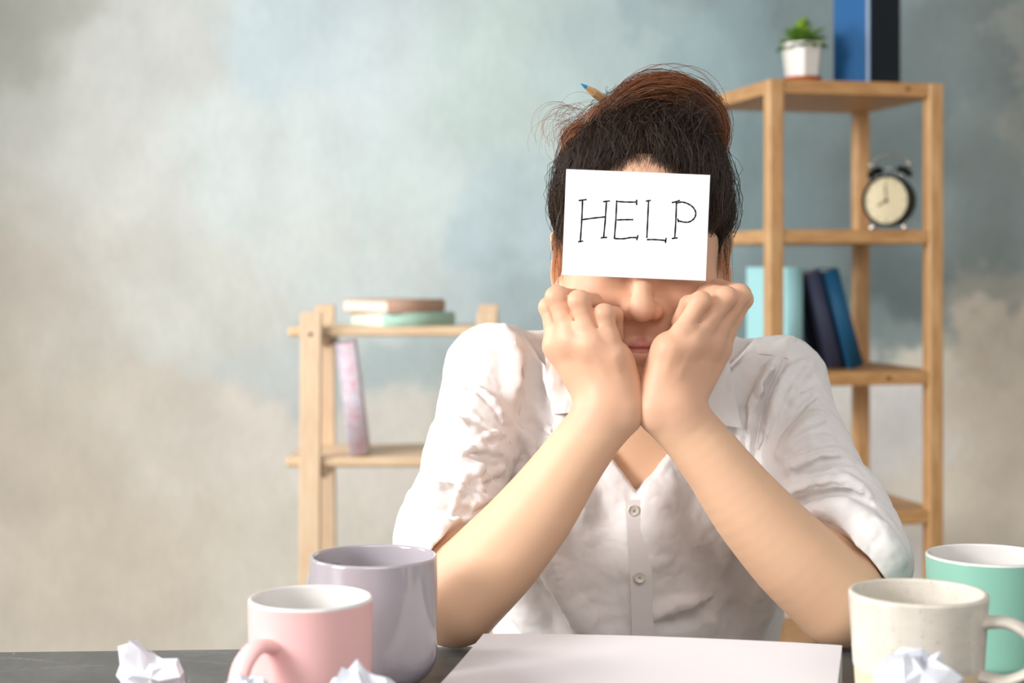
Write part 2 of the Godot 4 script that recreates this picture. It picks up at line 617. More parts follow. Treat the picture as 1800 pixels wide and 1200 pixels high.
# the handle's section is wide across z and thin in the plane of the loop
func loop_handle(pts: PackedVector3Array, thick: float, wide: float) -> ArrayMesh:
	var st := new_st()
	st.set_smooth_group(0)
	var n := pts.size()
	var rings := []
	var segs := 16
	for i in n:
		var d := (pts[min(i + 1, n - 1)] - pts[max(i - 1, 0)]).normalized()
		var side := Vector3(0, 0, 1)
		var up := side.cross(d).normalized()
		var f := absf(2.0 * i / (n - 1) - 1.0)
		var g := 1.0 + 0.3 * pow(f, 8.0)
		var ring := PackedVector3Array()
		for s in segs:
			var a := TAU * s / segs
			ring.append(pts[i] + side * cos(a) * wide * g + up * sin(a) * thick * g)
		rings.append(ring)
	for i in n - 1:
		for s in segs:
			var t := (s + 1) % segs
			quad(st, rings[i][s], rings[i][t], rings[i + 1][t], rings[i + 1][s])
	return flat_mesh(st)

func handle_loop(rt: float, yt: float, rb: float, yb: float, reach: float) -> PackedVector3Array:
	var h := yt - yb
	return spline([Vector3(rt - 0.003, yt, 0), Vector3(rt + reach * 0.42, yt + h * 0.05, 0), Vector3(rt + reach * 0.84, yt - h * 0.14, 0), Vector3(rt + reach, yt - h * 0.48, 0),
		Vector3(rt + reach * 0.86, yt - h * 0.80, 0), Vector3(rb + reach * 0.45, yb - h * 0.03, 0), Vector3(rb - 0.003, yb, 0)], 7)

func mug(called: String, label: String, at: Vector3, rt: float, rb: float, h: float, round_: float, out: Material, lining: Material, turn: float, hy: Vector2, reach: float, thick: float, wide: float, group: String) -> Node3D:
	var t := thing(called, label, "mug", at, turn, group)
	part("body", lathe_mesh(mug_outside(rt, rb, h, round_), 72), out, t)
	part("lining", lathe_mesh(mug_inside(rt, rb, h, round_, 0.0038), 72), lining, t)
	var ft := (hy.x - round_) / h
	var fb := (hy.y - round_) / h
	part("handle", loop_handle(handle_loop(lerpf(rb, rt, ft), hy.x, lerpf(rb, rt, fb), hy.y, reach), thick, wide), out, t)
	return t

func build_mugs() -> void:
	var g := "mugs on the desk"
	var pink := mat("pink_matte", Color(0.955, 0.755, 0.745), 0.5, 0.4)
	var white := mat("white_glaze", Color(0.90, 0.885, 0.87), 0.12, 0.5)
	var at := P(546, 0, 1.17)
	mug("mug", "matte pink mug with white inside beside the grey mug", Vector3(at.x, DESK_Y, at.z), 0.0456, 0.044, 0.0985, 0.012, pink, white, deg_to_rad(237), Vector2(0.070, 0.020), 0.033, 0.0048, 0.0085, g)
	var grey := mat("grey_glaze", Color(0.70, 0.67, 0.695), 0.10, 0.55)
	grey.clearcoat_enabled = true
	grey.clearcoat = 0.6
	grey.clearcoat_roughness = 0.05
	at = P(657, 0, 1.295)
	mug("mug", "tall glossy lilac grey mug with rounded foot beside the bare elbow", Vector3(at.x, DESK_Y, at.z), 0.0518, 0.0518, 0.1065, 0.026, grey, grey, deg_to_rad(139), Vector2(0.088, 0.034), 0.022, 0.005, 0.008, g)
	var mint := mat("mint_matte", Color(0.58, 0.80, 0.72), 0.42, 0.5)
	at = P(1738, 0, 1.356)
	mug("mug", "mint green mug with white inside behind the speckled mug", Vector3(at.x, DESK_Y, at.z), 0.0525, 0.049, 0.0964, 0.010, mint, white, deg_to_rad(20), Vector2(0.075, 0.025), 0.03, 0.0045, 0.008, g)
	# speckled stoneware, dipped in glaze: the raw clay shows round the foot
	var stone := mat("speckled_glaze", Color.WHITE, 0.22, 0.5)
	stone.albedo_texture = speckle_texture()
	stone.uv1_triplanar = true
	stone.uv1_scale = Vector3(9, 9, 9)
	var clay := mat("raw_clay", Color(0.88, 0.80, 0.68), 0.85, 0.3)
	at = P(1614, 0, 1.15)
	var rt := 0.0488
	var rb := 0.0428
	var h := 0.1067
	var t := thing("mug", "speckled cream stoneware mug with a raw clay foot", "mug", Vector3(at.x, DESK_Y, at.z), deg_to_rad(-27), g)
	var prof := mug_outside(rt, rb, h, 0.010)
	part("clay_foot", lathe_mesh(prof, 72), clay, t)
	var st := new_st()
	st.set_smooth_group(0)
	var segs := 72
	var rows := 14
	for s in segs:
		for i in rows:
			var v := []
			for c in [[s, i], [s + 1, i], [s + 1, i + 1], [s, i + 1]]:
				var a: float = TAU * (c[0] % segs) / segs
				var y0 := 0.050 + 0.004 * sin(a * 1.0 + 0.6) + 0.0015 * sin(a * 3.0)
				var y := lerpf(y0, h - 0.0022, c[1] / float(rows))
				var r := lerpf(rb, rt, (y - 0.012) / (h - 0.0142)) + (0.0007 if c[1] > 0 else 0.0)
				v.append(Vector3(r * cos(a), y, r * sin(a)))
			quad(st, v[0], v[3], v[2], v[1])
	part("body", flat_mesh(st), stone, t)
	part("lining", lathe_mesh(mug_inside(rt + 0.0007, rb, h, 0.010, 0.0045), 72), stone, t)
	part("handle", loop_handle(handle_loop(0.0475, 0.088, 0.0453, 0.050, 0.036), 0.0042, 0.0085), stone, t)

func speckle_texture() -> ImageTexture:
	var w := 512
	var img := Image.create(w, w, false, Image.FORMAT_RGB8)
	img.fill(Color(0.855, 0.825, 0.775))
	var n := noise(41, 0.02, 3)
	for y in w:
		for x in w:
			var v := 1.0 + n.get_noise_2d(x, y) * 0.035
			img.set_pixel(x, y, Color(0.855 * v, 0.825 * v, 0.775 * v))
	var r := RandomNumberGenerator.new()
	r.seed = 8
	for i in 230:
		var x := r.randi_range(2, w - 3)
		var y := r.randi_range(2, w - 3)
		var c := Color(0.50, 0.44, 0.36).lerp(Color(0.74, 0.69, 0.62), r.randf())
		var rad := r.randf_range(0.8, 2.4)
		for j in range(-2, 3):
			for k in range(-2, 3):
				if j * j + k * k <= rad * rad:
					img.set_pixel(x + j, y + k, c)
	return ImageTexture.create_from_image(img)

# ---------------------------------------------------------------- crumpled paper
func crumple_mesh(seed_: int, size: Vector3, spikes: Array) -> ArrayMesh:
	# a ball of flat facets: vertices of a coarse sphere pushed in and out, ridged by a cell pattern
	var cells := FastNoiseLite.new()
	cells.seed = seed_
	cells.noise_type = FastNoiseLite.TYPE_CELLULAR
	cells.cellular_return_type = FastNoiseLite.RETURN_DISTANCE2_SUB
	cells.frequency = 1.15
	var n := noise(seed_ + 3, 0.8, 3)
	var segs := 15
	var rows := 9
	var grid := []
	var r := RandomNumberGenerator.new()
	r.seed = seed_
	for j in rows + 1:
		var row := []
		for i in segs:
			var a := TAU * (i + (0.5 if j % 2 else 0.0) + r.randf_range(-0.28, 0.28)) / segs
			var b := PI * clampf(j + (r.randf_range(-0.28, 0.28) if j > 0 and j < rows else 0.0), 0, rows) / rows
			var dir := Vector3(sin(b) * cos(a), cos(b), sin(b) * sin(a))
			var c: float = cells.get_noise_3dv(dir * 1.5)
			var rad := 0.92 + 0.14 * c + n.get_noise_3dv(dir * 1.6) * 0.22 + r.randf_range(-0.15, 0.13)
			for s in spikes:
				var q: Vector3 = s[0]
				var w: float = max(0.0, dir.dot(q.normalized()))
				rad += s[1] * pow(w, s[2])
			row.append(Vector3(dir.x * size.x, dir.y * size.y, dir.z * size.z) * 0.5 * rad)
		grid.append(row)
	var low := 1e9
	for row in grid:
		for v in row:
			low = min(low, v.y)
	var st := new_st()
	st.set_smooth_group(-1)
	var up := Vector3(0, -low, 0)
	for j in rows:
		for i in segs:
			var k := (i + 1) % segs
			var a: Vector3 = grid[j][i] + up
			var b: Vector3 = grid[j][k] + up
			var c: Vector3 = grid[j + 1][k] + up
			var d: Vector3 = grid[j + 1][i] + up
			if (i + j) % 2 == 0:
				tri(st, a, b, c)
				tri(st, a, c, d)
			else:
				tri(st, a, b, d)
				tri(st, b, c, d)
	return flat_mesh(st)

func build_papers() -> void:
	var paper := mat("crumpled_paper_white", Color(0.90, 0.91, 0.94), 0.75, 0.35)
	paper.backlight_enabled = true
	paper.backlight = Color(0.25, 0.25, 0.26)
	var g := "crumpled papers on the desk"
	var list := [
		["crumpled ball of white paper with a tall folded peak, standing apart from the mugs", 268, 1.20, Vector3(0.058, 0.050, 0.054), [[Vector3(-0.45, 1, 0.1), 0.75, 10.0], [Vector3(0.75, 0.8, 0.3), 0.35, 14.0]], 101, 0.3],
		["low crumpled ball of white paper below the pink mug handle", 446, 1.052, Vector3(0.058, 0.074, 0.050), [[Vector3(-0.5, 1, 0), 0.25, 12.0]], 102, 1.2],
		["crumpled ball of white paper with a torn tip against the pink mug", 628, 1.070, Vector3(0.066, 0.076, 0.052), [[Vector3(0.9, 0.75, 0.2), 0.32, 14.0], [Vector3(-0.2, 1, 0.3), 0.18, 10.0]], 103, 2.0],
		["tight crumpled ball of bluish white paper in front of the speckled mug", 1620, 1.055, Vector3(0.072, 0.096, 0.064), [[Vector3(-0.5, 0.9, 0.2), 0.12, 10.0]], 107, 0.7],
	]
	for p in list:
		var at := P(p[1], 0, p[2])
		var o := part(numbered("crumpled_paper"), crumple_mesh(p[5], p[3], p[4]), paper, self)
		o.position = Vector3(at.x, DESK_Y, at.z)
		tag(o, p[0], "crumpled paper", g)

# ---------------------------------------------------------------- sketch pad
func build_pad() -> void:
	var sheet_m := mat("pad_paper", Color(0.90, 0.88, 0.885), 0.8, 0.3)
	var navy := mat("pad_cover", Color(0.05, 0.12, 0.27), 0.5, 0.4)
	var wire := mat("pad_wire", Color(0.85, 0.85, 0.87), 0.3, 0.5, 0.9)
	var far_l := P(850, 0, 1.360)
	var t := thing("sketch_pad", "white spiral sketch pad lying open on a navy cover", "notepad", Vector3(far_l.x, DESK_Y, far_l.z), deg_to_rad(-14.0))
	# local x along the far edge, local z towards the viewer
	var w := 0.30
	var l := 0.21
	part("cover", box_mesh(Vector3(w + 0.022, 0.003, l + 0.012), 0.001, Vector3(w / 2 - 0.0065, 0.0016, l / 2 + 0.004)), navy, t)
	var st := new_st()
	st.set_smooth_group(0)
	var nx := 24
	var nz := 16
	var top := []
	for j in nz + 1:
		var row := []
		for i in nx + 1:
			var u := float(i) / nx
			var v := float(j) / nz
			# the upper sheets lift off and bow towards the far edge
			var y := 0.0150 + 0.0125 * pow(1.0 - v, 1.6) + 0.0110 * u * pow(1.0 - v, 0.8) * (1.0 - 0.25 * pow(u, 5.0)) + 0.001 * sin(u * 5.0)
			row.append(Vector3(u * w, y, v * l))
		top.append(row)
	for j in nz:
		for i in nx:
			quad(st, top[j][i], top[j + 1][i], top[j + 1][i + 1], top[j][i + 1])
	part("sheet", flat_mesh(st), sheet_m, t)
	var st2 := new_st()
	st2.set_smooth_group(-1)
	for j in nz:
		for s in [0, nx]:
			var a: Vector3 = top[j][s]
			var b: Vector3 = top[j + 1][s]
			var a0 := Vector3(a.x, 0.0035, a.z)
			var b0 := Vector3(b.x, 0.0035, b.z)
			if s == 0:
				quad(st2, a - Vector3(0, 0.0006, 0), a0, b0, b - Vector3(0, 0.0006, 0))
			else:
				quad(st2, a - Vector3(0, 0.0006, 0), b - Vector3(0, 0.0006, 0), b0, a0)
	for i in nx:
		for s in [0, nz]:
			var a: Vector3 = top[s][i]
			var b: Vector3 = top[s][i + 1]
			var a0 := Vector3(a.x, 0.0035, a.z)
			var b0 := Vector3(b.x, 0.0035, b.z)
			if s == 0:
				quad(st2, a, b, b0, a0)
			else:
				quad(st2, a, a0, b0, b)
	part("page_block", flat_mesh(st2), sheet_m, t)
	for i in 34:
		var x := 0.008 + i * (w - 0.016) / 33.0
		var st3 := new_st()
		var pts := PackedVector3Array()
		for k in 13:
			var a := TAU * k / 12.0
			pts.append(Vector3(x + 0.0012 * k / 12.0, 0.009 + sin(a) * 0.0075, l - 0.002 + cos(a) * 0.0065))
		sweep(st3, pts, even(13, 0.0005), 5, 1, 1, Vector3.RIGHT, false)
		part("ring", flat_mesh(st3), wire, t)

# ---------------------------------------------------------------- books
# x: thickness, y: height, z: depth, the spine facing +z, standing on its tail; boards overhang the pages a little
func book(called: String, label: String, tr: Transform3D, size: Vector3, cover: Material, pages: Material, group: String) -> Node3D:
	var t := thing(called, label, "book", tr.origin, 0.0, group)
	t.basis = tr.basis
	var c := 0.0025
	var st := new_st()
	bevel_box(st, Transform3D(Basis(), Vector3(-size.x / 2 + c / 2, size.y / 2, -size.z / 2)), Vector3(c, size.y, size.z), 0.0008)
	bevel_box(st, Transform3D(Basis(), Vector3(size.x / 2 - c / 2, size.y / 2, -size.z / 2)), Vector3(c, size.y, size.z), 0.0008)
	part("cover", flat_mesh(st), cover, t)
	# a gently rounded spine
	var st2 := new_st()
	st2.set_smooth_group(0)
	var n := 8
	for i in n:
		var q := []
		for k in [i, i + 1]:
			var f: float = k / float(n) * 2.0 - 1.0
			q.append(Vector3(f * size.x / 2, 0, 0.004 * (1.0 - f * f)))
		quad(st2, q[0], q[1], q[1] + Vector3(0, size.y, 0), q[0] + Vector3(0, size.y, 0))
		quad(st2, q[1] - Vector3(0, 0, 0.003), q[0] - Vector3(0, 0, 0.003), q[0] + Vector3(0, size.y, -0.003), q[1] + Vector3(0, size.y, -0.003))
		quad(st2, q[0] + Vector3(0, size.y, 0), q[1] + Vector3(0, size.y, 0), q[1] + Vector3(0, size.y, -0.003), q[0] + Vector3(0, size.y, -0.003))
		quad(st2, q[1], q[0], q[0] - Vector3(0, 0, 0.003), q[1] - Vector3(0, 0, 0.003))
	part("spine", flat_mesh(st2), cover, t)
	part("pages", box_mesh(Vector3(size.x - 2 * c - 0.0004, size.y - 0.006, size.z - 0.008), 0.0005, Vector3(0, size.y / 2, -size.z / 2 + 0.001)), pages, t)
	return t

func yaw_basis(deg: float) -> Basis:
	return Basis(Vector3.UP, deg_to_rad(deg))

# ---------------------------------------------------------------- pine shelf
func build_pine_shelf() -> void:
	var pv := wood("pine_upright", 51, Color(0.74, 0.55, 0.35), Color(0.84, 0.67, 0.47), true)
	var ph := wood("pine_board", 52, Color(0.71, 0.51, 0.31), Color(0.81, 0.63, 0.42), false)
	var a := P(1360, 0, 2.9)
	var yaw := deg_to_rad(13)
	var t := thing("shelf", "open honey pine shelf with square posts and five boards", "shelf", Vector3(a.x, 0, a.z), yaw)
	var w := 0.317
	var d := 0.308
	var s := 0.029
	var top := 1.4218
	for x in [0.0, w]:
		for z in [0.0, -d]:
			part("post", box_mesh(Vector3(s, top, s), 0.0025, Vector3(x, top / 2, z)), pv, t)
	for y in [1.4218, 1.1494, 0.8884, 0.6295, 0.3680, 0.1060]:
		part("shelf_board", box_mesh(Vector3(w - s - 0.0004, 0.025, d + s - 0.004), 0.0015, Vector3(w / 2, y - 0.0126, -d / 2)), ph, t)
		for x in [0.0, w]:
			part("side_rail", box_mesh(Vector3(s - 0.006, 0.025, d - s - 0.0004), 0.0015, Vector3(x, y - 0.0126, -d / 2)), ph, t)
	# knots in the boards
	var knot := mat("pine_knot", Color(0.36, 0.19, 0.08), 0.5)
	for k in [[w * 0.82, 1.4218], [w * 0.70, 0.8884]]:
		var st := new_st()
		lathe(st, PackedVector2Array([Vector2(0.0055, 0), Vector2(0.0035, 0.0007), Vector2(0, 0.0008)]), 12, Transform3D(Basis(Vector3.RIGHT, PI / 2) * Basis.from_scale(Vector3(1.3, 1, 0.8)), Vector3(k[0], k[1] - 0.0125, s / 2 - 0.0024)))
		part("knot", flat_mesh(st), knot, t)

	var pages := mat("book_pages", Color(0.86, 0.83, 0.77), 0.9, 0.2)
	var g := "books on the pine shelf"
	var y3 := 0.8886
	var cyan := mat("cover_cyan", Color(0.66, 0.86, 0.88), 0.55, 0.4)
	var navy := mat("gap_shade_navy", Color(0.06, 0.13, 0.22), 0.5, 0.4)  # dark cover stands for the shade in the gap beside the plum book
	var plum := mat("cover_plum", Color(0.27, 0.29, 0.39), 0.55, 0.4)
	var teal := mat("cover_teal_blue", Color(0.10, 0.32, 0.46), 0.5, 0.4)
	var p1 := P(1397, 0, 2.995)
	book("book", "pale cyan hardback standing upright behind the pine post", Transform3D(yaw_basis(24), Vector3(p1.x, y3, p1.z)), Vector3(0.036, 0.192, 0.14), cyan, pages, g)
	var lean := [["thin dark navy book added for the shaded gap between the cyan and plum books", 1433, 13.8, 0.012, 0.172, navy, 3.05], ["slate plum book leaning in the middle of the shelf row", 1470, 14.0, 0.027, 0.186, plum, 3.01], ["teal blue book leaning at the open end of the row", 1506, 15.5, 0.029, 0.190, teal, 3.005]]
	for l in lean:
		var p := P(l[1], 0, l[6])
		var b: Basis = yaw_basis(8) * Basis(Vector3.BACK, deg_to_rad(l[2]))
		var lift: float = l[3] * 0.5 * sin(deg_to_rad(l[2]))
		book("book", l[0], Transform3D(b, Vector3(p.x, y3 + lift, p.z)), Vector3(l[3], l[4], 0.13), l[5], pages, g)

	# binder
	var blue := mat("binder_blue", Color(0.09, 0.37, 0.60), 0.6, 0.4)
	var dark := mat("binder_navy", Color(0.02, 0.06, 0.13), 0.6, 0.25)
	var edge := mat("binder_edge", Color(0.55, 0.62, 0.70), 0.4)
	var bp := P(1531, 0, 2.985)
	var b := thing("ring_binder", "tall blue ring binder standing on the pine shelf", "binder", Vector3(bp.x, 1.4220, bp.z), deg_to_rad(-25))
	# local origin at the near corner: spine towards -x, side cover towards -z
	part("spine", box_mesh(Vector3(0.070, 0.318, 0.003), 0.001, Vector3(-0.036, 0.159, -0.0015)), blue, b)
	part("cover", box_mesh(Vector3(0.003, 0.318, 0.27), 0.001, Vector3(-0.0015, 0.159, -0.139)), dark, b)
	part("cover", box_mesh(Vector3(0.003, 0.318, 0.27), 0.001, Vector3(-0.0705, 0.159, -0.139)), dark, b)
	part("edge_strip", box_mesh(Vector3(0.006, 0.316, 0.0015), 0.0005, Vector3(-0.0055, 0.159, 0.0006)), edge, b)
	part("pages", box_mesh(Vector3(0.056, 0.297, 0.22), 0.001, Vector3(-0.036, 0.155, -0.142)), pages, b)

	build_clock()
	build_plant()

func build_clock() -> void:
	var c := P(1557, 352, 3.0)
	var base_y := 1.1496
	var t := thing("alarm_clock", "round black twin bell alarm clock with cream face", "clock", Vector3(c.x, base_y, c.z), deg_to_rad(-37))
	var black := mat("clock_black", Color(0.03, 0.035, 0.035), 0.5, 0.4)
	var steel := mat("clock_steel", Color(0.80, 0.78, 0.76), 0.25, 0.5, 0.9)
	var dull := mat("clock_dull_steel", Color(0.46, 0.44, 0.42), 0.4, 0.5, 0.7)
	var cream := mat("clock_face", Color(0.83, 0.78, 0.63), 0.5, 0.5)
	var ink := mat("clock_ink", Color(0.12, 0.11, 0.09), 0.5)
	var cy := c.y - base_y
	var r := 0.0485
	var rot := Basis(Vector3.RIGHT, PI / 2)   # lathe axis y -> +z (towards the viewer)
	var st := new_st()
	lathe(st, PackedVector2Array([Vector2(0, -0.045), Vector2(r * 0.72, -0.045), Vector2(r * 0.93, -0.038), Vector2(r, -0.024), Vector2(r, -0.003), Vector2(r * 1.0, 0.0), Vector2(r * 0.97, 0.003), Vector2(r * 0.91, 0.002), Vector2(r * 0.90, -0.003)]), 48, Transform3D(rot, Vector3(0, cy, 0)))
	part("case", flat_mesh(st), black, t)
	var st2 := new_st()
	lathe(st2, PackedVector2Array([Vector2(r * 0.91, -0.0035), Vector2(0, -0.0035)]), 40, Transform3D(rot, Vector3(0, cy, 0)))
	var face := part("face", flat_mesh(st2), cream, t)
	for k in 12:
		var a := TAU * k / 12.0
		var tm := Transform3D(Basis(Vector3.BACK, -a), Vector3(sin(a) * r * 0.78, cy + cos(a) * r * 0.78, -0.0030))
		var st3 := new_st()
		bevel_box(st3, tm, Vector3(0.0016, 0.0055 if k % 3 == 0 else 0.0032, 0.0004), 0.0001)
		part("hour_mark", flat_mesh(st3), ink, face)
	for hnd in [[8.0 * 30.0, 0.020, 0.0026], [-4.0, 0.031, 0.0019]]:
		var a: float = deg_to_rad(hnd[0])
		var st4 := new_st()
		bevel_box(st4, Transform3D(Basis(Vector3.BACK, -a), Vector3(sin(a) * hnd[1] * 0.42, cy + cos(a) * hnd[1] * 0.42, -0.0016)), Vector3(hnd[2], hnd[1] * 1.16, 0.0006), 0.0002)
		part("hand", flat_mesh(st4), ink, face)
	var stp := new_st()
	lathe(stp, PackedVector2Array([Vector2(0.003, -0.0030), Vector2(0.003, -0.0006), Vector2(0, -0.0002)]), 12, Transform3D(rot, Vector3(0, cy, 0)))
	part("pin", flat_mesh(stp), ink, face)
	for s in [-1.0, 1.0]:
		var bell_at := Vector3(s * 0.030, cy + 0.0545, -0.018)
		var tilt := Basis(Vector3.BACK, -s * deg_to_rad(30))
		var st5 := new_st()
		var prof := PackedVector2Array([Vector2(0.0150, -0.004), Vector2(0.0167, -0.004)])
		for k in 7:
			var a := PI / 2 * k / 6.0
			prof.append(Vector2(0.0165 * cos(a), -0.003 + 0.0115 * sin(a)))
		lathe(st5, prof, 24, Transform3D(tilt, bell_at))
		var bell := part("bell", flat_mesh(st5), black, t)
		var st6 := new_st()
		lathe(st6, PackedVector2Array([Vector2(0.0022, 0.009), Vector2(0.0022, 0.012), Vector2(0.0045, 0.0135), Vector2(0.0052, 0.0165), Vector2(0.0042, 0.0195), Vector2(0, 0.021)]), 14, Transform3D(tilt, bell_at))
		part("bell_knob", flat_mesh(st6), steel, bell)
		var st7 := new_st()
		sweep(st7, PackedVector3Array([Vector3(s * 0.020, cy + 0.040, -0.018), bell_at]), even(2, 0.0022), 8)
		part("bell_post", flat_mesh(st7), steel, t)
		var st8 := new_st()
		var foot_top := Vector3(s * 0.024, cy - 0.040, -0.014)
		var foot_bot := Vector3(s * 0.034, 0.0035, -0.010)
		sweep(st8, PackedVector3Array([foot_top, foot_top.lerp(foot_bot, 0.5), foot_bot, foot_bot - Vector3(0, 0.0034, 0)]), PackedFloat32Array([0.0032, 0.0046, 0.0052, 0.0030]), 12, 1, 1, Vector3.BACK)
		part("foot", flat_mesh(st8), steel, t)
	var st9 := new_st()
	var l := Vector3(-0.036, cy + 0.068, -0.018)
	var rr := Vector3(0.036, cy + 0.068, -0.018)
	sweep(st9, bezier(l, l + Vector3(0.006, 0.026, 0), rr + Vector3(-0.006, 0.026, 0), rr, 16), even(17, 0.0024), 8, 1.0, 0.55, Vector3.BACK)
	part("carry_handle", flat_mesh(st9), dull, t)
	var st10 := new_st()
	sweep(st10, PackedVector3Array([Vector3(0, cy + 0.045, -0.018), Vector3(0, cy + 0.064, -0.018)]), even(2, 0.0018), 8, 1, 1, Vector3.BACK)
	bevel_box(st10, Transform3D(Basis(), Vector3(0, cy + 0.062, -0.018)), Vector3(0.010, 0.005, 0.005), 0.001)
	part("hammer", flat_mesh(st10), dull, t)

func leaf_mesh(l: float, w: float, th: float) -> ArrayMesh:
	# a plump pointed leaf along +y, bowed outwards (+z)
	var st := new_st()
	st.set_smooth_group(0)
	var n := 7
	var segs := 8
	var rings := []
	for i in n + 1:
		var f := i / float(n)
		var ww := w * pow(sin(PI * clampf(0.16 + 0.84 * f, 0, 1)), 0.8) * (1.0 if f < 0.98 else 0.15)
		var tt := th * (1.0 - 0.75 * f)
		var ring := []
		for s in segs:
			var a := TAU * s / segs
			ring.append(Vector3(cos(a) * ww / 2, f * l, sin(a) * tt / 2 + 0.30 * l * f * f))
		rings.append(ring)
	for i in n:
		for s in segs:
			var k := (s + 1) % segs
			quad(st, rings[i][s], rings[i + 1][s], rings[i + 1][k], rings[i][k])
	return flat_mesh(st)

func build_plant() -> void:
	var c := P(1411, 0, 2.965)
	var base := Vector3(c.x, 1.4220, c.z)
	var t := thing("potted_succulent", "small green succulent in a white faceted pot with terracotta saucer", "plant", base, deg_to_rad(8))
	var white := mat("pot_white", Color(0.88, 0.86, 0.83), 0.3, 0.5)
	var terra := mat("terracotta", Color(0.66, 0.31, 0.16), 0.8, 0.3)
	var soil := mat("soil", Color(0.16, 0.11, 0.08), 0.95, 0.2)
	part("saucer", lathe_mesh(PackedVector2Array([Vector2(0, 0), Vector2(0.031, 0), Vector2(0.036, 0.011), Vector2(0.034, 0.011), Vector2(0.030, 0.004), Vector2(0, 0.004)]), 32), terra, t)
	part("pot", lathe_mesh(PackedVector2Array([Vector2(0, 0.0045), Vector2(0.031, 0.0045), Vector2(0.039, 0.074), Vector2(0.036, 0.075), Vector2(0.034, 0.064), Vector2(0, 0.064)]), 7, true), white, t)
	part("soil", lathe_mesh(PackedVector2Array([Vector2(0.0345, 0.0645), Vector2(0.02, 0.069), Vector2(0, 0.070)]), 16), soil, t)
	var g1 := mat("leaf_green", Color(0.33, 0.48, 0.13), 0.5, 0.4)
	var g2 := mat("leaf_light", Color(0.50, 0.63, 0.22), 0.5, 0.4)
	var g3 := mat("leaf_dark", Color(0.22, 0.36, 0.12), 0.5, 0.4)
	var r := RandomNumberGenerator.new()
	r.seed = 77
	var lm := leaf_mesh(0.030, 0.014, 0.006)
	var ls := leaf_mesh(0.020, 0.011, 0.006)
	# a drooping skirt over the rim, then rosettes climbing a short stem
	for ring in [[0.069, 0.028, 24, 84.0, ls, g3], [0.073, 0.022, 22, 68.0, ls, g1], [0.078, 0.014, 20, 56.0, lm, g1], [0.086, 0.009, 16, 48.0, lm, g1], [0.094, 0.006, 12, 38.0, ls, g2], [0.102, 0.003, 9, 28.0, ls, g2], [0.106, 0.001, 5, 12.0, ls, g2]]:
		for k in ring[2]:
			var a: float = TAU * k / ring[2] + r.randf_range(-0.2, 0.2)
			var tilt: float = deg_to_rad(ring[3] + r.randf_range(-14, 14))
			var b: Basis = Basis(Vector3.UP, a) * Basis(Vector3.RIGHT, tilt) * Basis.from_scale(Vector3.ONE * r.randf_range(0.8, 1.15))
			var o := part("leaf", ring[4], ring[5] if r.randf() < 0.7 else [g1, g2, g3][r.randi() % 3], t)
			o.transform = Transform3D(b, Vector3(sin(a) * ring[1], ring[0] + r.randf_range(-0.003, 0.003), cos(a) * ring[1]))
	var st := new_st()
	sweep(st, PackedVector3Array([Vector3(0, 0.066, 0), Vector3(0.001, 0.112, 0)]), PackedFloat32Array([0.007, 0.003]), 8, 1, 1, Vector3.BACK)
	part("stem", flat_mesh(st), g3, t)

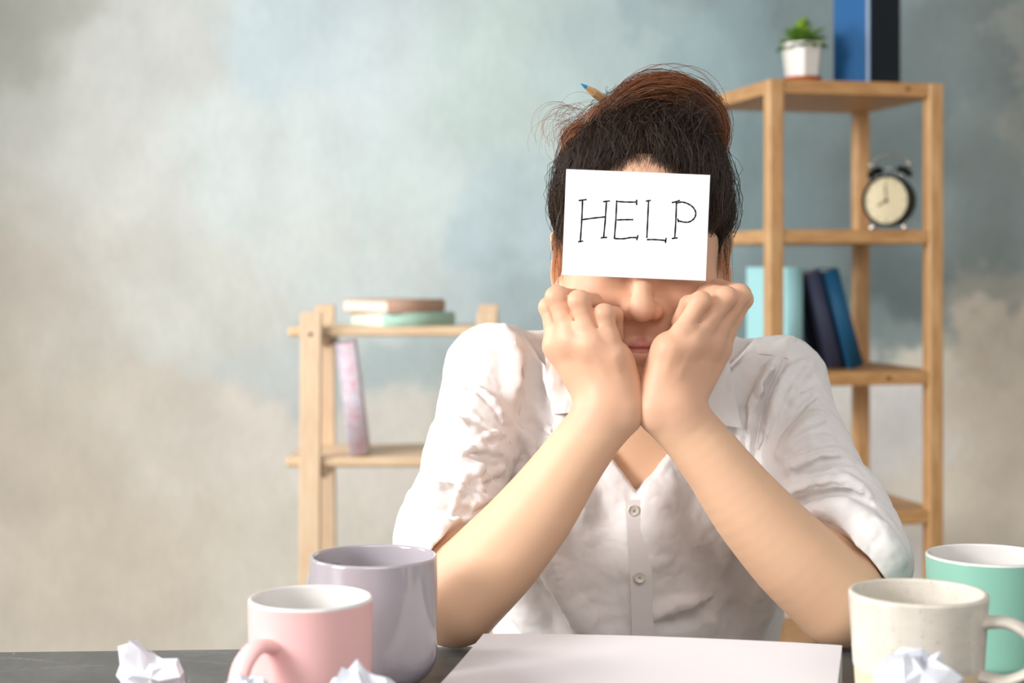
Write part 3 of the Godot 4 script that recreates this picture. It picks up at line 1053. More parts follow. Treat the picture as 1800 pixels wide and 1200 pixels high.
# ---------------------------------------------------------------- ladder shelf
func build_ladder_shelf() -> void:
	var lv := wood("beech_upright", 61, Color(0.85, 0.73, 0.60), Color(0.90, 0.80, 0.68), true)
	var lh := wood("beech_board", 62, Color(0.85, 0.73, 0.59), Color(0.91, 0.81, 0.68), false)
	var mid := P(709, 0, 3.12)
	var t := thing("ladder_shelf", "pale beech folding ladder shelf with two boards", "shelf", Vector3(mid.x, 0, mid.z))
	var y1 := 0.967
	var y2 := 0.722
	var hw := 0.166
	for s in [-1.0, 1.0]:
		# front leg leans towards the viewer at its foot, rear leg away
		for leg in [[0.110, 0.165, 0.986, 0.0], [-0.110, -0.150, 0.995, 0.0]]:
			var top_p := Vector3(s * hw + leg[3], leg[2], leg[0])
			var foot := Vector3(s * hw + leg[3], 0.0, leg[1])
			var d := top_p - foot
			var up := d.normalized()
			var b := Basis(Vector3.RIGHT, up, Vector3.RIGHT.cross(up))
			var st := new_st()
			bevel_box(st, Transform3D(b, foot + d / 2 + Vector3(0, 0.012, 0)), Vector3(0.039, d.length() - 0.004, 0.02), 0.002)
			part("leg", flat_mesh(st), lv, t)
		var stb := new_st()
		lathe(stb, PackedVector2Array([Vector2(0.0042, -0.004), Vector2(0.0042, 0.0012), Vector2(0, 0.0018)]), 12, Transform3D(Basis(Vector3.RIGHT, PI / 2 - 0.05), Vector3(s * hw, 0.954, 0.1215)))
		part("bolt", flat_mesh(stb), mat("bolt_dark", Color(0.30, 0.24, 0.18), 0.4, 0.5, 0.6), t)
	# boards of two slats and a bearer each; the slat ends stand out past the legs
	for b in [[y1, 0.100, 0.0], [y2, 0.128, 0.0]]:
		for z in [-1.0, 0.0, 1.0]:
			part("slat", box_mesh(Vector3(0.415, 0.018, b[1] * 0.62), 0.004, Vector3(-0.006, b[0] - 0.009, z * b[1] * 0.655)), lh, t)
		for s in [-1.0, 1.0]:
			part("bearer", box_mesh(Vector3(0.010, 0.020, b[1] * 1.9), 0.002, Vector3(s * (hw - 0.0248), b[0] - 0.0282, 0)), lv, t)

	var pages := mat("paperback_pages", Color(0.90, 0.87, 0.82), 0.9, 0.2)
	var tan := mat("cover_tan", Color(0.81, 0.66, 0.58), 0.6, 0.4)
	var mint := mat("cover_mint", Color(0.73, 0.88, 0.82), 0.6, 0.4)
	var floral := floral_material()
	# two books lying on the top board, spine to the viewer's side, corner forward
	var g := "books on the ladder shelf"
	var q1 := P(672, 0, 3.035)
	book("book", "mint covered book lying under the tan book on the ladder shelf", Transform3D(Basis(Vector3.UP, deg_to_rad(36)) * lay_flat(), Vector3(q1.x, y1 + 0.0132, q1.z)), Vector3(0.026, 0.165, 0.125), mint, pages, g)
	var q2 := P(680, 0, 3.030)
	book("book", "tan covered book lying on top of the mint book", Transform3D(Basis(Vector3.UP, deg_to_rad(46)) * lay_flat(), Vector3(q2.x, y1 + 0.0387, q2.z)), Vector3(0.0245, 0.150, 0.135), tan, pages, g)
	var q3 := P(632, 0, 3.02)
	book("book", "lilac floral book leaning on the ladder shelf leg", Transform3D(Basis(Vector3.UP, deg_to_rad(4)) * Basis(Vector3.BACK, deg_to_rad(7.5)), Vector3(q3.x, y2 + 0.003, q3.z)), Vector3(0.036, 0.215, 0.14), floral, pages, g)

# a book laid flat: height along +x, thickness up, spine towards the viewer
func lay_flat() -> Basis:
	return Basis(Vector3(0, -1, 0), Vector3(1, 0, 0), Vector3(0, 0, 1))

func floral_material() -> StandardMaterial3D:
	var m := mat("floral_cover", Color.WHITE, 0.6, 0.4)
	var w := 128
	var img := Image.create(w, w, false, Image.FORMAT_RGB8)
	var n1 := noise(71, 0.05, 3)
	var n2 := noise(72, 0.06, 3)
	for y in w:
		for x in w:
			var c := Color(0.88, 0.85, 0.89)
			var a := n1.get_noise_2d(x, y)
			var b := n2.get_noise_2d(x, y)
			if a > 0.30:
				c = Color(0.86, 0.68, 0.72)
			elif b > 0.2:
				c = Color(0.79, 0.75, 0.81)
			img.set_pixel(x, y, c)
	m.albedo_texture = ImageTexture.create_from_image(img)
	m.uv1_triplanar = true
	m.uv1_scale = Vector3(7, 7, 7)
	return m

# ---------------------------------------------------------------- smooth solids
# a list of tapered capsules, ellipsoids and wedges joined by smooth minimum, meshed as surface nets
class Field:
	var kind := PackedInt32Array()
	var op := PackedInt32Array()        # 0 join, 1 cut, 2 keep only
	var a := PackedVector3Array()
	var b := PackedVector3Array()
	var ra := PackedFloat32Array()
	var rb := PackedFloat32Array()
	var kk := PackedFloat32Array()
	var inv: Array[Basis] = []
	var rad := PackedVector3Array()
	var ripple: FastNoiseLite = null
	var ripple_amp := 0.0
	var ripple2: FastNoiseLite = null
	var ripple_amp2 := 0.0
	var ab := PackedVector3Array()
	var il := PackedFloat32Array()
	var dr := PackedFloat32Array()
	var ir := PackedVector3Array()
	var tint: Callable
	var h := 0.003
	var lo := Vector3.ZERO
	var nb := Vector3i.ZERO
	const N := 8
	var work: Array = []
	var done: Array = []
	var lists := {}
	var lock := Mutex.new()

	func add(k: int, o: int, p: Vector3, q: Vector3, r0: float, r1: float, blend: float, basis := Basis(), r := Vector3.ONE) -> void:
		kind.append(k)
		op.append(o)
		a.append(p)
		b.append(q)
		ra.append(r0)
		rb.append(r1)
		kk.append(blend)
		inv.append(basis)
		rad.append(r)
		ab.append(q - p)
		il.append(1.0 / maxf((q - p).length_squared(), 1e-12))
		dr.append(r1 - r0)
		ir.append(Vector3(1.0 / r.x, 1.0 / r.y, 1.0 / r.z) if k == 1 else Vector3.ONE)

	func cap(p: Vector3, q: Vector3, r0: float, r1: float, blend := 0.01, o := 0) -> void:
		add(0, o, p, q, r0, r1, blend)

	func ell(c: Vector3, r: Vector3, basis := Basis(), blend := 0.01, o := 0) -> void:
		add(1, o, c, c, 0, 0, blend, basis.inverse(), r)

	# a wedge between two planes through p, with outward normals n1 and n2, kept in front of depth zmin
	func wedge(p: Vector3, n1: Vector3, n2: Vector3, zmin: float, blend := 0.003) -> void:
		add(2, 1, p, n1, zmin, 0, blend, Basis(n2, Vector3.ZERO, Vector3.ZERO))

	# everything on the side of the plane that n points to is cut away
	func plane_cut(p: Vector3, n: Vector3, blend := 0.003) -> void:
		add(3, 1, p, n.normalized(), 0, 0, blend)

	# cuts away the side of the plane that n points to, near c only
	func plane_cut_local(p: Vector3, n: Vector3, c: Vector3, r: float, blend := 0.004) -> void:
		add(4, 1, p, n.normalized(), r, 0, blend, Basis(), c)

	func one(i: int, p: Vector3) -> float:
		var k := kind[i]
		if k == 0:
			var pa := p - a[i]
			var ba := ab[i]
			var t := clampf(pa.dot(ba) * il[i], 0.0, 1.0)
			return (pa - ba * t).length() - ra[i] - dr[i] * t
		if k == 1:
			var q := inv[i] * (p - a[i])
			var u := q * ir[i]
			var k0 := u.length()
			var k1 := (u * ir[i]).length()
			if k1 < 1e-9:
				return -ra[i]
			return k0 * (k0 - 1.0) / k1 * 0.85
		if k == 2:
			var d := p - a[i]
			return maxf(maxf(d.dot(b[i]), d.dot(inv[i].x)), ra[i] - p.z)
		if k == 4:
			return maxf(-(p - a[i]).dot(b[i]), (p - rad[i]).length() - ra[i])
		return -(p - a[i]).dot(b[i])

	func ev(p: Vector3, ids: PackedInt32Array) -> float:
		var d := 1.0
		for i in ids:
			var e: float
			if kind[i] == 0:
				var pa := p - a[i]
				var ba := ab[i]
				var t := clampf(pa.dot(ba) * il[i], 0.0, 1.0)
				e = (pa - ba * t).length() - ra[i] - dr[i] * t
			else:
				e = one(i, p)
			var k := kk[i]
			var o := op[i]
			if o == 0:
				var g := k - absf(d - e)
				d = d if d < e else e
				if g > 0.0:
					d -= g * g / k * 0.25
			elif o == 1:
				var g := k - absf(d + e)
				d = d if d > -e else -e
				if g > 0.0:
					d += g * g / k * 0.25
			else:
				var g := k - absf(d - e)
				d = d if d > e else e
				if g > 0.0:
					d += g * g / k * 0.25
		if ripple_amp > 0.0 and d < 0.02 and d > -0.02:
			d += ripple.get_noise_3dv(p) * ripple_amp
			if ripple2 != null:
				d += ripple2.get_noise_3dv(p) * ripple_amp2
		return d

	func all_ids() -> PackedInt32Array:
		var r := PackedInt32Array()
		for i in kind.size():
			r.append(i)
		return r

	func at(p: Vector3) -> float:
		return ev(p, all_ids())

	func grad(p: Vector3, e := 0.002) -> Vector3:
		var ids := all_ids()
		return Vector3(ev(p + Vector3(e, 0, 0), ids) - ev(p - Vector3(e, 0, 0), ids), ev(p + Vector3(0, e, 0), ids) - ev(p - Vector3(0, e, 0), ids), ev(p + Vector3(0, 0, e), ids) - ev(p - Vector3(0, 0, e), ids)).normalized()

	# where a ray meets the solid
	func hit(from: Vector3, dir: Vector3, t0: float, t1: float) -> Vector3:
		var ids := all_ids()
		var t := t0
		while t < t1:
			var d := ev(from + dir * t, ids)
			if d < 0.0004:
				return from + dir * t
			t += maxf(d * 0.7, 0.0004)
		return Vector3.INF

	func block(n: int) -> void:
		var bi: Vector3i = work[n][0]
		var ids: PackedInt32Array = work[n][1]
		var S := N + 2
		var val := PackedFloat32Array()
		val.resize(S * S * S)
		# places come from whole numbers, so that neighbouring blocks agree to the last digit
		var ib := bi * N - Vector3i.ONE
		# a point is always reckoned with the list of the block that owns it
		var owned := []
		for k in 27:
			owned.append(lists.get(bi + Vector3i(k % 3 - 1, (k / 3) % 3 - 1, k / 9 - 1), ids))
		var whose := PackedInt32Array()
		for x in S:
			whose.append(0 if x == 0 else (2 if x == S - 1 else 1))
		var org := lo + Vector3(ib) * h
		val.fill(1e9)
		var SS := S * S
		# first every third point, then all the points of the cells that the surface may cross
		for z in range(0, S, 3):
			for y in range(0, S, 3):
				for x in range(0, S, 3):
					val[x + y * S + z * SS] = ev(lo + Vector3(ib.x + x, ib.y + y, ib.z + z) * h, owned[whose[x] + 3 * whose[y] + 9 * whose[z]])
		var far := h * 3.8 + ripple_amp + ripple_amp2
		var live := PackedInt32Array()
		for z in range(0, S - 1, 3):
			for y in range(0, S - 1, 3):
				for x in range(0, S - 1, 3):
					var c := x + y * S + z * SS
					var near := 1e9
					for o in [c, c + 3, c + 3 * S, c + 3 * S + 3, c + 3 * SS, c + 3 * SS + 3, c + 3 * SS + 3 * S, c + 3 * SS + 3 * S + 3]:
						near = minf(near, absf(val[o]))
					if near < far:
						live.append(c)
		if live.is_empty():
			return
		for c in live:
			var z0 := c / SS
			var y0 := (c - z0 * SS) / S
			var x0 := c - z0 * SS - y0 * S
			for z in range(z0, z0 + 4):
				for y in range(y0, y0 + 4):
					for x in range(x0, x0 + 4):
						var o := x + y * S + z * SS
						if val[o] > 1e8:
							val[o] = ev(lo + Vector3(ib.x + x, ib.y + y, ib.z + z) * h, owned[whose[x] + 3 * whose[y] + 9 * whose[z]])
		var pos := PackedVector3Array()
		var nor := PackedVector3Array()
		var idx := PackedInt32Array()
		var cellv := PackedInt32Array()
		cellv.resize(S * S * S)
		cellv.fill(-1)
		for z in S - 1:
			for y in S - 1:
				for x in S - 1:
					var c := x + y * S + z * SS
					var v0 := val[c]
					if v0 > 1e8:
						continue
					var v1 := val[c + 1]
					var v2 := val[c + S]
					var v3 := val[c + S + 1]
					var v4 := val[c + SS]
					var v5 := val[c + SS + 1]
					var v6 := val[c + SS + S]
					var v7 := val[c + SS + S + 1]
					if v1 > 1e8 or v2 > 1e8 or v3 > 1e8 or v4 > 1e8 or v5 > 1e8 or v6 > 1e8 or v7 > 1e8:
						continue
					var m := int(v0 < 0) + int(v1 < 0) + int(v2 < 0) + int(v3 < 0) + int(v4 < 0) + int(v5 < 0) + int(v6 < 0) + int(v7 < 0)
					if m == 0 or m == 8:
						continue
					var s := Vector3.ZERO
					var cnt := 0
					# x edges
					if (v0 < 0) != (v1 < 0):
						s += Vector3(v0 / (v0 - v1), 0, 0); cnt += 1
					if (v2 < 0) != (v3 < 0):
						s += Vector3(v2 / (v2 - v3), 1, 0); cnt += 1
					if (v4 < 0) != (v5 < 0):
						s += Vector3(v4 / (v4 - v5), 0, 1); cnt += 1
					if (v6 < 0) != (v7 < 0):
						s += Vector3(v6 / (v6 - v7), 1, 1); cnt += 1
					# y edges
					if (v0 < 0) != (v2 < 0):
						s += Vector3(0, v0 / (v0 - v2), 0); cnt += 1
					if (v1 < 0) != (v3 < 0):
						s += Vector3(1, v1 / (v1 - v3), 0); cnt += 1
					if (v4 < 0) != (v6 < 0):
						s += Vector3(0, v4 / (v4 - v6), 1); cnt += 1
					if (v5 < 0) != (v7 < 0):
						s += Vector3(1, v5 / (v5 - v7), 1); cnt += 1
					# z edges
					if (v0 < 0) != (v4 < 0):
						s += Vector3(0, 0, v0 / (v0 - v4)); cnt += 1
					if (v1 < 0) != (v5 < 0):
						s += Vector3(1, 0, v1 / (v1 - v5)); cnt += 1
					if (v2 < 0) != (v6 < 0):
						s += Vector3(0, 1, v2 / (v2 - v6)); cnt += 1
					if (v3 < 0) != (v7 < 0):
						s += Vector3(1, 1, v3 / (v3 - v7)); cnt += 1
					s /= cnt
					var fx := s.x
					var fy := s.y
					var fz := s.z
					var g := Vector3(
						lerpf(lerpf(v1 - v0, v3 - v2, fy), lerpf(v5 - v4, v7 - v6, fy), fz),
						lerpf(lerpf(v2 - v0, v3 - v1, fx), lerpf(v6 - v4, v7 - v5, fx), fz),
						lerpf(lerpf(v4 - v0, v5 - v1, fx), lerpf(v6 - v2, v7 - v3, fx), fy))
					cellv[c] = pos.size()
					pos.append(org + (Vector3(x, y, z) + s) * h)
					nor.append(g.normalized())
		for z in range(1, S - 1):
			for y in range(1, S - 1):
				for x in range(1, S - 1):
					var c := x + y * S + z * SS
					if val[c] > 1e8:
						continue
					var v0 := val[c] < 0
					# edge along x: cells (y-1..y, z-1..z)
					if v0 != (val[c + 1] < 0):
						quad_(idx, cellv[c - S - SS], cellv[c - SS], cellv[c], cellv[c - S], v0)
					if v0 != (val[c + S] < 0):
						quad_(idx, cellv[c - 1 - SS], cellv[c - 1], cellv[c], cellv[c - SS], v0)
					if v0 != (val[c + SS] < 0):
						quad_(idx, cellv[c - 1 - S], cellv[c - S], cellv[c], cellv[c - 1], v0)
		var col := PackedColorArray()
		if tint.is_valid():
			for i in pos.size():
				col.append(tint.call(pos[i], nor[i]))
		lock.lock()
		done[n] = [pos, nor, idx, col]
		lock.unlock()

	func quad_(idx: PackedInt32Array, p: int, q: int, r: int, s: int, inside: bool) -> void:
		if p < 0 or q < 0 or r < 0 or s < 0:
			return
		if inside:
			idx.append(p); idx.append(r); idx.append(q)
			idx.append(p); idx.append(s); idx.append(r)
		else:
			idx.append(p); idx.append(q); idx.append(r)
			idx.append(p); idx.append(r); idx.append(s)

	func split(x0: int, y0: int, z0: int, n: int, ids: PackedInt32Array) -> void:
		if x0 >= nb.x or y0 >= nb.y or z0 >= nb.z:
			return
		var side := (n * N + 2) * h
		var c := lo + Vector3(x0 * N - 1, y0 * N - 1, z0 * N - 1) * h + Vector3.ONE * side * 0.5
		var half := side * 0.5 * sqrt(3.0)
		var few := PackedInt32Array()
		for i in ids:
			if op[i] == 2 or one(i, c) < half * 1.2 + kk[i] * 1.5 + 3.0 * h:
				few.append(i)
		if few.is_empty():
			return
		if absf(ev(c, few)) > half * 1.7 + ripple_amp + ripple_amp2:
			return
		if n == 1:
			work.append([Vector3i(x0, y0, z0), few])
			return
		var m := n / 2
		for k in 8:
			split(x0 + (k & 1) * m, y0 + ((k >> 1) & 1) * m, z0 + (k >> 2) * m, m, few)

	func lane(first: int) -> void:
		var i := first
		while i < work.size():
			block(i)
			i += 4

	# mesh the part of the solid inside the box
	func mesh(from: Vector3, to: Vector3, cell: float) -> Array:
		h = cell
		lo = from
		var size := (to - from) / (cell * N)
		nb = Vector3i(ceili(size.x), ceili(size.y), ceili(size.z))
		work = []
		var n := 1
		while n < maxi(nb.x, maxi(nb.y, nb.z)):
			n *= 2
		split(0, 0, 0, n, all_ids())
		lists = {}
		for w in work:
			lists[w[0]] = w[1]
		done = []
		done.resize(work.size())
		var lanes := []
		for i in 4:
			var th := Thread.new()
			th.start(lane.bind(i))
			lanes.append(th)
		for th in lanes:
			th.wait_to_finish()
		var out := [PackedVector3Array(), PackedVector3Array(), PackedInt32Array(), PackedColorArray()]
		for d in done:
			if d == null:
				continue
			var base: int = out[0].size()
			out[0].append_array(d[0])
			out[1].append_array(d[1])
			out[3].append_array(d[3])
			var id2: PackedInt32Array = d[2]
			for i in id2.size():
				id2[i] += base
			out[2].append_array(id2)
		return out

func arrays_mesh(parts: Array) -> ArrayMesh:
	var pos := PackedVector3Array()
	var nor := PackedVector3Array()
	var idx := PackedInt32Array()
	var col := PackedColorArray()
	for p in parts:
		var base := pos.size()
		pos.append_array(p[0])
		nor.append_array(p[1])
		col.append_array(p[3])
		var id: PackedInt32Array = p[2].duplicate()
		for i in id.size():
			id[i] += base
		idx.append_array(id)
	var arr := []
	arr.resize(Mesh.ARRAY_MAX)
	arr[Mesh.ARRAY_VERTEX] = pos
	arr[Mesh.ARRAY_NORMAL] = nor
	arr[Mesh.ARRAY_INDEX] = idx
	if col.size() == pos.size():
		arr[Mesh.ARRAY_COLOR] = col
	var m := ArrayMesh.new()
	m.add_surface_from_arrays(Mesh.PRIMITIVE_TRIANGLES, arr)
	return m

# ---------------------------------------------------------------- the person
var head_t: Transform3D          # head frame: x to the viewer's right, y up, z out of the face, origin between the ears at eye level
var skin: Field
var arms: Array[Field] = []
var shirt: Field
var lips := PackedVector3Array()
var knuckles := PackedVector3Array()

func HP(x: float, y: float, z: float) -> Vector3:
	return head_t * Vector3(x, y, z)

func build_person() -> void:
	head_t = Transform3D(Basis(Vector3.UP, deg_to_rad(-4.0)) * Basis(Vector3.RIGHT, deg_to_rad(12.0)) * Basis(Vector3.BACK, deg_to_rad(-1.0)), P(1127, 0, 1.518))
	head_t.origin.y = 1.088
	var seat := P(1125, 0, 1.66)
	var who := thing("person", "person in a white blouse resting the face in both hands at the desk", "person", Vector3(seat.x, 0, seat.z))
	var back := Transform3D(Basis(), -who.position)

	make_shirt_field()
	make_skin_field()

	var skin_m := mat("skin", Color.WHITE, 0.48, 0.42)
	skin_m.vertex_color_use_as_albedo = true
	skin_m.subsurf_scatter_enabled = true
	skin_m.subsurf_scatter_strength = 0.05
	noise_bump(skin_m, 92, 0.30, 0.010, 22.0, 3)
	# face and hands finely, arms, neck and crown less so; the boxes overlap a little
	var parts := []
	parts.append(skin.mesh(Vector3(0.005, 0.930, -1.53), Vector3(0.245, 1.125, -1.38), 0.0018))
	parts.append(skin.mesh(Vector3(-0.02, 0.930, -1.70), Vector3(0.27, 1.26, -1.522), 0.0060))
	parts.append(skin.mesh(Vector3(0.005, 1.117, -1.53), Vector3(0.245, 1.26, -1.38), 0.0045))
	parts.append(skin.mesh(Vector3(-0.02, 0.80, -1.70), Vector3(0.27, 0.938, -1.48), 0.0036))
	for g in arms:
		parts.append(g.mesh(Vector3(0.0, 0.938, -1.50), Vector3(0.245, 1.09, -1.35), 0.0015))
		parts.append(g.mesh(Vector3(-0.16, 0.72, -1.66), Vector3(0.40, 0.944, -1.33), 0.0030))
	var body := part("body", arrays_mesh(parts), skin_m, who)
	body.transform = back

	var cloth := mat("white_cotton", Color(0.93, 0.912, 0.906), 0.85, 0.25)
	cloth.rim_enabled = true
	cloth.rim = 0.25
	cloth.rim_tint = 0.3
	weave(cloth)
	var sm := shirt.mesh(Vector3(-0.20, 0.718, -1.645), Vector3(0.46, 1.06, -1.36), 0.0022)
	var sb := shirt.mesh(Vector3(-0.20, 0.60, -1.80), Vector3(0.46, 1.06, -1.64), 0.005)
	var sl := shirt.mesh(Vector3(-0.20, 0.56, -1.80), Vector3(0.46, 0.724, -1.36), 0.005)
	var blouse := part("blouse", arrays_mesh([sm, sb, sl]), cloth, who)
	blouse.transform = back
	dress_details(blouse, cloth)
	make_hair(who, back)
	make_card()
	make_pencil()

func weave(m: StandardMaterial3D) -> void:
	noise_bump(m, 91, 0.35, 0.012, 14.0, 2)

# ------------------------------------------------------------ field of the skin: head, neck, chest, arms and hands
func make_skin_field() -> void:
	var f := Field.new()
	skin = f
	# skull and face
	f.ell(HP(0, 0.040, -0.012), Vector3(0.074, 0.102, 0.098), head_t.basis, 0.01)
	f.ell(HP(0, -0.030, 0.028), Vector3(0.063, 0.084, 0.060), head_t.basis, 0.03)
	for s in [-1.0, 1.0]:
		f.cap(HP(s * 0.056, -0.040, -0.002), HP(s * 0.022, -0.094, 0.056), 0.020, 0.017, 0.025)
		f.ell(HP(s * 0.041, -0.028, 0.058), Vector3(0.028, 0.026, 0.024), head_t.basis, 0.025)
	f.ell(HP(0, -0.096, 0.064), Vector3(0.021, 0.017, 0.019), head_t.basis, 0.018)
	f.ell(HP(0, 0.034, 0.0745), Vector3(0.050, 0.012, 0.013), head_t.basis, 0.02)
	# muzzle round the teeth
	f.ell(HP(0, -0.062, 0.062), Vector3(0.030, 0.026, 0.026), head_t.basis, 0.02)
	# eye sockets and lids, closed
	for s in [-1.0, 1.0]:
		f.ell(HP(s * 0.032, 0.015, 0.099), Vector3(0.017, 0.011, 0.016), head_t.basis, 0.014, 1)
		f.ell(HP(s * 0.032, 0.014, 0.0700), Vector3(0.0155, 0.0125, 0.0135), head_t.basis, 0.006)
	# nose
	f.cap(HP(0, 0.018, 0.0815), HP(0, -0.018, 0.1030), 0.0066, 0.0095, 0.009)
	f.ell(HP(0, -0.0250, 0.1045), Vector3(0.0115, 0.0105, 0.0105), head_t.basis, 0.007)
	for s in [-1.0, 1.0]:
		f.ell(HP(s * 0.0122, -0.0290, 0.0935), Vector3(0.0068, 0.0075, 0.0098), head_t.basis, 0.006)
		f.ell(HP(s * 0.0066, -0.0382, 0.0965), Vector3(0.0034, 0.0032, 0.0050), head_t.basis, 0.003, 1)
	# lips
	lips = PackedVector3Array()
	var ul := [HP(-0.0235, -0.0640, 0.0795), HP(-0.012, -0.0605, 0.0870), HP(-0.004, -0.0590, 0.0895), HP(0.004, -0.0590, 0.0895), HP(0.012, -0.0605, 0.0870), HP(0.0235, -0.0635, 0.0795)]
	for i in 5:
		f.cap(ul[i], ul[i + 1], 0.0036 if i > 0 else 0.002, 0.0036 if i < 4 else 0.002, 0.005)
	var ll := [HP(-0.021, -0.0662, 0.0805), HP(-0.011, -0.0695, 0.0880), HP(0.0, -0.0705, 0.0902), HP(0.011, -0.0695, 0.0880), HP(0.021, -0.0655, 0.0805)]
	for i in 4:
		f.cap(ll[i], ll[i + 1], 0.0052 if i > 0 else 0.0025, 0.0052 if i < 3 else 0.0025, 0.006)
	for p in ul + ll:
		lips.append(p)
	var ml := [HP(-0.024, -0.0648, 0.0835), HP(-0.010, -0.0648, 0.0920), HP(0.0, -0.0652, 0.0938), HP(0.010, -0.0648, 0.0920), HP(0.024, -0.0640, 0.0835)]
	for i in 4:
		f.cap(ml[i], ml[i + 1], 0.0016, 0.0016, 0.003, 1)
	f.cap(HP(0, -0.046, 0.0965), HP(0, -0.054, 0.0945), 0.0026, 0.0026, 0.006, 1)
	# ears
	for s in [-1.0, 1.0]:
		var eb := head_t.basis * Basis(Vector3.UP, s * 0.45) * Basis(Vector3.BACK, -s * 0.12)
		f.ell(HP(s * 0.0800, -0.006, -0.010), Vector3(0.0055, 0.031, 0.018), eb, 0.006)
		f.ell(HP(s * 0.0865, -0.002, -0.004), Vector3(0.0045, 0.019, 0.0095), eb, 0.004, 1)
		f.ell(HP(s * 0.0765, -0.031, -0.004), Vector3(0.0060, 0.009, 0.0075), eb, 0.005)
	# neck and upper chest
	f.cap(HP(0, -0.055, -0.020), P(1122, 745, 1.632), 0.054, 0.058, 0.03)
	f.ell(P(1120, 840, 1.632), Vector3(0.118, 0.120, 0.099), Basis(), 0.04)

	f.tint = skin_tint
	# each arm is a solid of its own, so that hands, cheeks and wrists touch without melting together
	for s in [-1, 1]:
		var g := Field.new()
		arm_and_hand(g, s)
		g.tint = skin_tint
		arms.append(g)

# s = -1: the arm on the viewer's left
func arm_and_hand(f: Field, s: int) -> void:
	var L := s < 0
	var el := P(800, 1051, 1.418) if L else P(1474, 1051, 1.418)
	var wr := P(1071, 722, 1.400) if L else P(1182, 722, 1.400)
	# upper arm inside the sleeve
	var ua := [P(862, 668, 1.625), P(824, 800, 1.545), P(792, 930, 1.476)] if L else [P(1376, 684, 1.625), P(1419, 800, 1.545), P(1466, 905, 1.486)]
	f.cap(ua[0], ua[1], 0.026, 0.026, 0.02)
	f.cap(ua[1], ua[2], 0.026, 0.030, 0.02)
	f.cap(ua[2], el, 0.030, 0.036, 0.02)
	f.cap(el, el + Vector3(0, -0.003, -0.004), 0.0405, 0.0400, 0.015)
	# forearm: fleshy near the elbow, two bones at the wrist
	var ax := (wr - el).normalized()
	var side := ax.cross(Vector3(0, 0, 1)).normalized()
	# the flesh hangs a little below the line from elbow to wrist
	var low := side * (0.0065 if L else -0.0065)
	var m1 := el.lerp(wr, 0.24) + low * 0.85
	var m2 := el.lerp(wr, 0.50) + low
	var m3 := el.lerp(wr, 0.76) + low * 0.35
	# many short, evenly tapering pieces with hardly any blend, so that the outline stays smooth
	var bone := spline([el, m1, m2, m3, wr], 5)
	var rads := [0.0425, 0.0395, 0.0345, 0.0280, 0.0215]
	for i in bone.size() - 1:
		var q0 := minf(i / 5.0, 3.999)
		var q1 := minf((i + 1) / 5.0, 3.999)
		f.cap(bone[i], bone[i + 1], lerpf(rads[int(q0)], rads[int(q0) + 1], q0 - int(q0)), lerpf(rads[int(q1)], rads[int(q1) + 1], q1 - int(q1)), 0.0015)
	for k in [-1.0, 1.0]:
		f.cap(m3 + side * k * 0.003, wr + side * k * 0.0095, 0.0235, 0.0168, 0.006)
	f.cap(wr, wr + Vector3(0, 0.004, 0), 0.0185, 0.0185, 0.02)
	# hand: joints of index, middle, ring and little finger
	var mcp: Array
	var pip: Array
	var dip: Array
	var tip: Array
	if L:
		mcp = [P(981, 608, 1.420), P(1006, 598, 1.402), P(1041, 606, 1.393), P(1078, 626, 1.392)]
		pip = [P(968, 540, 1.430), P(980, 522, 1.407), P(1018, 529, 1.395), P(1062, 551, 1.392)]
		dip = [P(992, 541, 1.456), P(1008, 526, 1.434), P(1043, 533, 1.423), P(1080, 554, 1.418)]
		tip = [P(1000, 572, 1.450), P(1020, 566, 1.438), P(1052, 574, 1.432), P(1084, 592, 1.428)]
	else:
		mcp = [P(1260, 612, 1.434), P(1245, 600, 1.413), P(1214, 600, 1.398), P(1180, 612, 1.393)]
		pip = [P(1303, 526, 1.442), P(1299, 518, 1.424), P(1276, 522, 1.407), P(1232, 529, 1.395)]
		dip = [P(1272, 514, 1.462), P(1264, 508, 1.448), P(1244, 514, 1.434), P(1210, 534, 1.420)]
		tip = [P(1250, 530, 1.462), P(1240, 528, 1.452), P(1216, 540, 1.438), P(1192, 566, 1.428)]
	var r := [0.0100, 0.0102, 0.0098, 0.0088]
	# palm and back of the hand
	var roots := [P(1047, 703, 1.409), P(1061, 699, 1.400), P(1080, 699, 1.398), P(1097, 702, 1.400)] if L else [P(1206, 702, 1.414), P(1191, 699, 1.405), P(1172, 699, 1.398), P(1154, 702, 1.400)]
	for i in 4:
		f.cap(roots[i], mcp[i], 0.0148, 0.0112, 0.012)
		f.cap(roots[i] + Vector3(0, 0, -0.012), mcp[i] + Vector3(0, 0, -0.010), 0.013, 0.0105, 0.012)
	# the pad along the outer edge of the hand
	if L:
		f.cap(P(1097, 704, 1.403), P(1088, 640, 1.402), 0.0145, 0.0130, 0.012)
	else:
		f.cap(P(1152, 704, 1.403), P(1172, 620, 1.400), 0.0145, 0.0130, 0.012)
	for i in 4:
		var mid: Vector3 = mcp[i].lerp(pip[i], 0.55)
		f.cap(mcp[i], mid, r[i] + 0.0008, r[i] - 0.0006, 0.0018)
		f.cap(mid, pip[i], r[i] - 0.0006, r[i] - 0.0002, 0.0018)
		# the knuckle is squarer than the shaft
		f.cap(pip[i] - Vector3(0.0026, 0, 0), pip[i] + Vector3(0.0026, 0, 0), r[i] - 0.0014, r[i] - 0.0014, 0.003)
		f.cap(pip[i], dip[i], r[i] - 0.0004, r[i] - 0.0012, 0.0022)
		f.cap(dip[i], tip[i], r[i] - 0.0012, r[i] - 0.0022, 0.003)
		knuckles.append(mcp[i])
		knuckles.append(pip[i])
